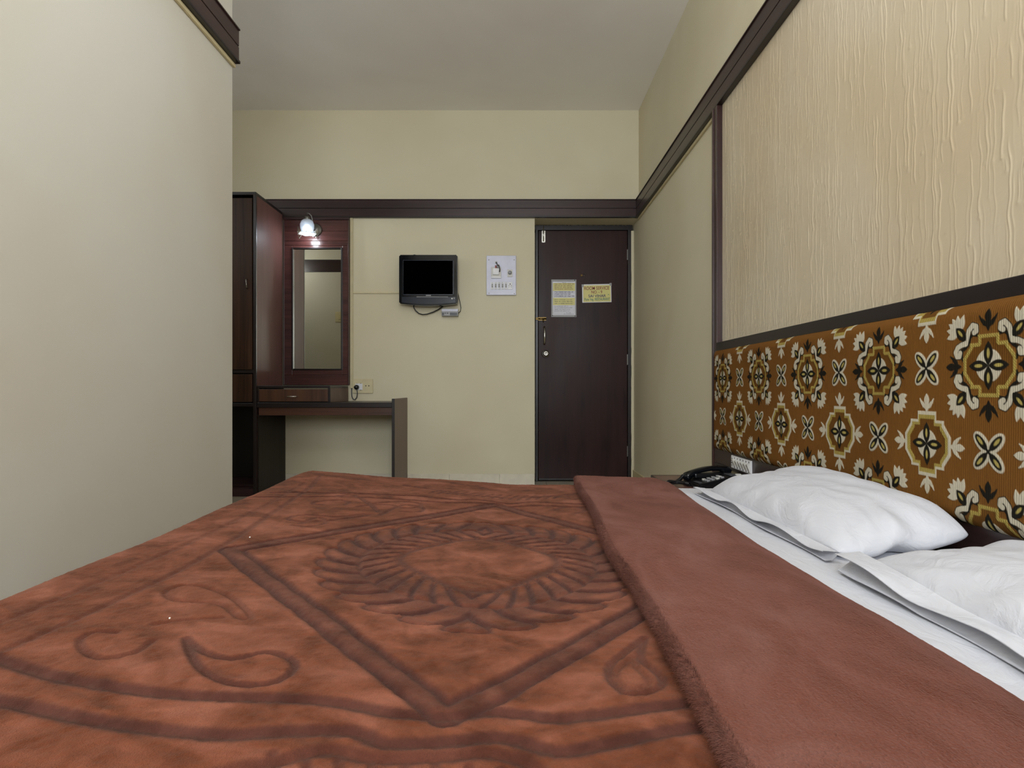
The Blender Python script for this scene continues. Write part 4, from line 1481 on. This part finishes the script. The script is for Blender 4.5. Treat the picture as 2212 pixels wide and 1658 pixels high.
# far garland
for q in range(15):
    x = -.26 + .028 * q
    line([(x, 1.865 + .012 * math.sin(q * .5)), (x + .012, 1.90), (x + .030, 1.93)], .007, .55, .5)
line([(-.36, 1.99), (-.20, 1.91), (-.05, 1.885), (.10, 1.91), (.25, 1.98)], .011, .5, .6)

pais = [(-.422, .767), (-.380, .730), (-.337, .717), (-.307, .739), (-.273, .727), (-.258, .703), (-.265, .671), (-.291, .659), (-.325, .665), (-.365, .692), (-.406, .742), (-.422, .767)]
rp = [(.184, .824), (.145, .776), (.123, .744), (.117, .709), (.127, .679), (.147, .675), (.172, .689), (.179, .709), (.172, .738), (.165, .763), (.184, .824)]
leaf_ = [(-.540, .920), (-.540, .952), (-.508, .962), (-.445, .926), (-.386, .864), (-.371, .839), (-.388, .841), (-.437, .887), (-.477, .890), (-.514, .894), (-.540, .920)]
circ = [(-.458, .755), (-.458, .719), (-.485, .701), (-.521, .720), (-.545, .749), (-.539, .770), (-.515, .771)]
line(pais, .0070, .80, .95)
line([(x * .55 + (-.335) * .45 - .0, y * .0 + yy) for (x, y), yy in zip([(-.36, 0), (-.33, 0), (-.29, 0)], (.692, .678, .676))], .006, .35, .3)
line(rp, .0075, .65, .95)
rp2 = [(.145 + (x - .15) * .62, .722 + (y - .735) * .62) for x, y in rp]
line(rp2, .006, .40, .6)
line(leaf_, .0065, .42, .8)
line(circ, .0065, .60, .9)
line([(-.486, .802), (-.454, .823), (-.409, .837)], .006, .40, .6)
for pts_ in (pais, leaf_, circ):
    line(mir(pts_, my=True), .0085, .55, .6)
line([(-.519, 1.722), (-.475, 1.759), (-.416, 1.684), (-.354, 1.575)], .009, .6, .6)
line([(-.344, 1.545), (-.325, 1.627), (-.302, 1.68), (-.255, 1.665), (-.250, 1.61), (-.30, 1.60)], .008, .6, .6)
line([(.12, 1.70), (.17, 1.73), (.21, 1.69), (.17, 1.64)], .009, .5, .5)
line([(-.50, 1.40), (-.482, 1.47), (-.449, 1.43), (-.47, 1.38), (-.511, 1.381)], .008, .5, .5)

Zt = bed_top(PX, PY)
fuzz = .0011 * (vnoise(A * 330, B * 330, 61) - .5) + .0014 * (vnoise(A * 140, B * 140, 62) - .5)
plump = .0016 * smooth01(1 - CUT * 1.1)
Z = Zt - np.hypot(DXX, DYY) - .0034 * CUT + plump + fuzz
# the hanging side falls in soft folds
hang = smooth01(DXX / .15)
PXX = PX - hang * (.014 + .014 * np.sin(B * 16 + 2 * np.sin(B * 5)))
P = np.stack([PXX, PY - 0 * A, Z], -1)

t = NT('plush_blanket')
v = t.coords((1, 1, 1))
n1 = t.noise(t.coords((.9, 1.3, 1)), 8.5, 4, .55, 1.0)
n2 = t.noise(t.coords((1.0, .8, 1)), 26, 3, .5, .6)
n3 = t.noise(v, 420, 2)
c0 = t.ramp(n1, [(.34, lin(80, 37, 16)), (.44, lin(104, 52, 28)), (.53, lin(121, 66, 44)), (.66, lin(143, 86, 66))])
c1 = t.mix(.30, c0, t.ramp(n2, [(.34, lin(62, 30, 12)), (.62, lin(138, 83, 61))]))
pat = t.attr('pattern').outputs['Fac']
c2 = t.mix(pat, c1, t.ramp(n2, [(.3, lin(60, 34, 30)), (.7, lin(80, 48, 42))]))
c3 = t.mix(.30, c2, t.ramp(n3, [(.3, (.55, .55, .55)), (.7, (1, 1, 1))]), 'MULTIPLY')
t.set(**{'Base Color': c3, 'Roughness': .92, 'Specular IOR Level': .08, 'Sheen Weight': .14, 'Sheen Roughness': .45, 'Sheen Tint': lin(206, 184, 168)})
ad = t.n('ShaderNodeMath', operation='ADD')
t.l(n3, ad.inputs[0])
t.l(t.noise(v, 900, 2), ad.inputs[1])
t.bump(ad.outputs[0], .55, .002)
M['blanket'] = t.m

bk = thing('plush_blanket', (-.2, 1.2, .09), 'rust brown plush blanket with embossed wreath and diamond, turned back at the top', 'blanket')
add('embossed_face', grid_mesh('embossed_face', P, attrs={'pattern': PAT}), 'blanket', bk)

# turned-back strip, plain reverse side up
t = NT('plush_reverse')
v = t.coords((1, 1, 1))
n1 = t.noise(t.coords((1.3, .7, 1)), 6.0, 5, .6, .6)
n3 = t.noise(v, 380, 3)
st_ = t.noise(t.coords((1, .35, 1)), 240, 2, .5, .5)
c0 = t.ramp(n1, [(.34, lin(92, 49, 34)), (.50, lin(108, 63, 50)), (.66, lin(120, 77, 66))])
c1 = t.mix(.42, c0, t.ramp(n3, [(.3, (.50, .50, .50)), (.7, (1, 1, 1))]), 'MULTIPLY')
t.set(**{'Base Color': c1, 'Roughness': .95, 'Specular IOR Level': .06, 'Sheen Weight': .20, 'Sheen Roughness': .45, 'Sheen Tint': lin(225, 180, 168)})
ad = t.n('ShaderNodeMath', operation='ADD')
t.l(n3, ad.inputs[0])
t.l(st_, ad.inputs[1])
t.bump(ad.outputs[0], .8, .003)
M['reverse'] = t.m

prof = []           # (s across 0..1 or absolute offset, height over the bed top)
FT = .023           # thickness of the fold
for k in range(9):
    prof.append((.06 - .05 * k / 8, .002))
for k in range(1, 22):
    a = PI * k / 22
    prof.append((.010 - .013 * math.sin(a), .002 + FT * .5 * (1 - math.cos(a))))
for k in range(110):
    s_ = k / 109
    prof.append((.012 + (.338 - .012) * s_, .002 + FT * (1 - .18 * s_ + .10 * math.sin(PI * s_))))
for k in range(1, 20):
    a = PI * k / 20
    hh = FT * .82 + .002
    prof.append((.338 + .016 * math.sin(a), hh - (hh + .006) * .5 * (1 - math.cos(a))))
for k in range(6):
    prof.append((.336 - .012 * k, -.006))
prof = np.array(prof)
bb = np.concatenate([ba[(ba < .38)], np.arange(.38, 2.30, .0042), np.arange(2.30, 2.44, .012)])
pyb, dyb = over_edge(bb, .265, FARY, .05)
S, Bb = np.meshgrid(prof[:, 0], bb, indexing='ij')
HH = np.repeat(prof[:, 1][:, None], len(bb), 1)
xl = np.interp(bb, [.3, .6, .9, 1.2, 1.7, 2.1, 2.3], [.192, .196, .196, .199, .213, .226, .230]) + .004 * np.sin(bb * 9)
xr = np.interp(bb, [.3, .6, .9, 1.3, 1.7, 2.1, 2.3], [.552, .553, .546, .537, .545, .566, .570])
XX = xl[None, :] + S * ((xr - xl) / .348)[None, :]
PYb = np.repeat(pyb[None, :], len(prof), 0)
DYb = np.repeat(dyb[None, :], len(prof), 0)
swell = .006 * np.exp(-((Bb - 2.08) / .12) ** 2) * np.exp(-((S - .03) / .06) ** 2)
topm = smooth01((HH - .012) / .012)
lump = topm * (.006 * (vnoise(XX * 7 + 4, Bb * 5 + 8, 71) - .5) + .003 * (vnoise(XX * 22, Bb * 15, 72) - .5) + .0013 * (vnoise(XX * 330, Bb * 240, 73) - .5))
edgef = np.exp(-((S + .001) / .010) ** 2)
XF = XX - edgef * .0040 * (vnoise(Bb * 230, HH * 900, 74) - .4)
base_z = np.where(XX < .36, bed_top(XX * 1.0, PYb) + .004, BZ + .010)
base_z = .436 + 0 * XX + .004 * (vnoise(XX * 4 + 9, PYb * 4 + 3, 41) - .5)
ZF = base_z + HH + lump + swell - DYb - .012 * smooth01((S - .29) / .06)
add('turned_back_fold', grid_mesh('turned_back_fold', np.stack([XF, PYb, ZF], -1), flip=True), 'reverse', bk)

# pile along the free edge of the fold: short fibres
fv, ff = [], []
for i in range(26000):
    y = RNG.uniform(.34, 2.16)
    a = RNG.uniform(.15, .98) * PI
    xe = float(np.interp(y, bb, xl))
    k_ = (xr[0] - xl[0]) / .348
    bx = xe + (.010 - .013 * math.sin(a)) * k_
    bz = .436 + .002 + FT * .5 * (1 - math.cos(a)) + .002
    nx_, nz_ = -math.sin(a), -math.cos(a)
    L = RNG.uniform(.004, .010)
    w_ = .0006
    ox, oy, oz = RNG.normal(0, .35), RNG.normal(0, .5), RNG.normal(-.45, .3)
    d_ = np.array([nx_ + ox, oy, nz_ + oz])
    d_ /= np.linalg.norm(d_)
    p0 = np.array([bx + .0015, y, bz])
    i0 = len(fv)
    fv += [p0 - (0, w_, 0), p0 + (0, w_, 0), p0 + d_ * L]
    ff.append((i0, i0 + 1, i0 + 2))
tag(add('pile_fringe', mesh_from('pile_fringe', fv, ff), 'reverse', bk), kind='stuff')

# specks of lint on the blanket
for k, (x, y, r_) in enumerate(((-.552, 1.248, .0017), (-.472, .817, .0014))):
    o = MB().lathe([(.0005, 0), (r_, r_ * .6), (r_ * .8, r_ * 1.3), (.0005, r_ * 1.7)], (x, y, float(bed_top(np.array([[x]]), np.array([[y]]))[0, 0]) + .0035), 'z', 8).build('lint_speck', 'lint')
    tag(o, ('white speck of lint on the blanket, left of the wreath', 'white speck of lint on the blanket, left of the paisley curl')[k], 'lint', 'specks of lint')


# ------------------------------------------------------------------ pillows
def pillow(name, label, cx, cy, W, L, th, seed, tilt=0.0, rot=0.0, near_arch=0.0, flange=.05, flip_corner=0.0, zb=None, seam_h=.016, hem_up=0.0):
    """W across (x), L along (y); open hem (flange) on the -x side"""
    zb = BZ + .006 if zb is None else zb
    r = thing(name, (cx, cy, zb), label, 'pillow', 'white pillows on the bed')
    nu, nv = 110, 150
    u = np.sin(np.linspace(-PI / 2, PI / 2, nu))
    v = np.sin(np.linspace(-PI / 2, PI / 2, nv))
    Uq, Vq = np.meshgrid(u, v, indexing='ij')

    def place(x, y, z):
        c_, s_ = math.cos(rot), math.sin(rot)
        return np.stack([x * c_ - y * s_, x * s_ + y * c_, z], -1)

    def shape(Uq, Vq):
        ex = 1 - .04 * np.cos(Vq * PI / 2) ** 2
        ey = 1 - .04 * np.cos(Uq * PI / 2) ** 2
        cn = np.abs(Uq * Vq) ** 4
        x = Uq * W / 2 * ex * (1 - .10 * cn)
        y = Vq * L / 2 * ey * (1 - .05 * cn)
        T = (np.clip(1 - np.abs(Uq) ** np.where(Uq > 0, 3.6, 2.2), 0, 1) ** np.where(Uq > 0, .45, .58)) * (np.clip(1 - np.abs(Vq) ** 3.0, 0, 1) ** .55)
        return x, y, T
    x, y, T = shape(Uq, Vq)
    sm = seam_h
    seam = sm + tilt * smooth01((Uq + .2) / 1.2)
    seam = seam + near_arch * np.exp(-((Uq + .05) / .22) ** 2) * smooth01((-Vq - .70) / .30)
    ang = np.arctan2(Vq, Uq)
    rad = np.maximum(np.abs(Uq), np.abs(Vq))
    cr = .0045 * np.sin(ang * 17 + 4 * vnoise(Uq * 2 + 5, Vq * 2 + 5, seed)) * smooth01((rad - .62) / .3) * (1 - smooth01((rad - .97) / .03))
    wr = cr + .010 * (vnoise(Uq * 1.6 + 7, Vq * 2.6 + 7, seed + 1) - .5) + .0040 * (vnoise(Uq * 4 + 7, Vq * 7 + 7, seed + 2) - .5) \
        + .0008 * np.sin(Uq * 14 + Vq * 9 + 5 * vnoise(Uq * 3 + 3, Vq * 3 + 3, seed + 3))
    top = seam + th * T + wr * T ** .5
    low = np.maximum(seam - .045 * T ** .8, .002)
    Pt, Pb = place(x, y, top), place(x, y, low)
    n_ = nu * nv
    me_t = grid_mesh('pillow_body', np.concatenate([Pt, Pb[::-1][1:]], 0))
    o = add('pillow_body', me_t, 'sheet', r, world=False)
    # hem: two thin layers that leave the long seam on the -x side
    nf = 16
    for lay in (0, 1):
        q = np.linspace(0, 1, nf)
        vv = np.linspace(-1, 1, 120)
        Q, Vv = np.meshgrid(q, vv, indexing='ij')
        x0 = -W / 2 * (1 - .05 * np.cos(Vv * PI / 2) ** 2) + .004
        y0 = Vv * L / 2
        seam0 = sm + .004 + flip_corner * smooth01((Vv - .2) / .8)
        wav = .006 * np.sin(Vv * 9 + seed + lay * 1.3) * Q + .004 * (vnoise(Vv * 6 + 5, Q * 3 + lay * 7, seed + 5) - .5) * Q
        if lay == 0:
            zz = seam0 + .001 + wav + hem_up * Q
        else:
            zz = seam0 - .003 + .4 * wav - .024 * Q ** .8 - .006 * Q * smooth01((Vv - .5) / .5)
        zz = np.maximum(zz, .0025 + .001 * lay)
        xx = x0 - flange * Q * (1 if lay == 0 else .86) + .006 * np.sin(Vv * 5 + seed) * Q
        PA = place(xx, y0, zz)
        PB = place(xx, y0, zz - .0016)
        me = grid_mesh('hem', np.concatenate([PA, PB[::-1]], 0), closed_u=False)
        add('hem', me, 'sheet', r, world=False)
    return r


pillow('pillow', 'plump white pillow at the far side of the bed, beside the telephone', .812, 1.615, .310, .78, .090, 81, tilt=.034, rot=math.radians(1.5), near_arch=.022, flange=.034)
pillow('pillow', 'white pillow nearest the camera, cut by the right edge', .818, .755, .306, .79, .072, 95, tilt=.020, rot=math.radians(-1.0), flange=.045, flip_corner=.012, seam_h=.024, hem_up=-.004)
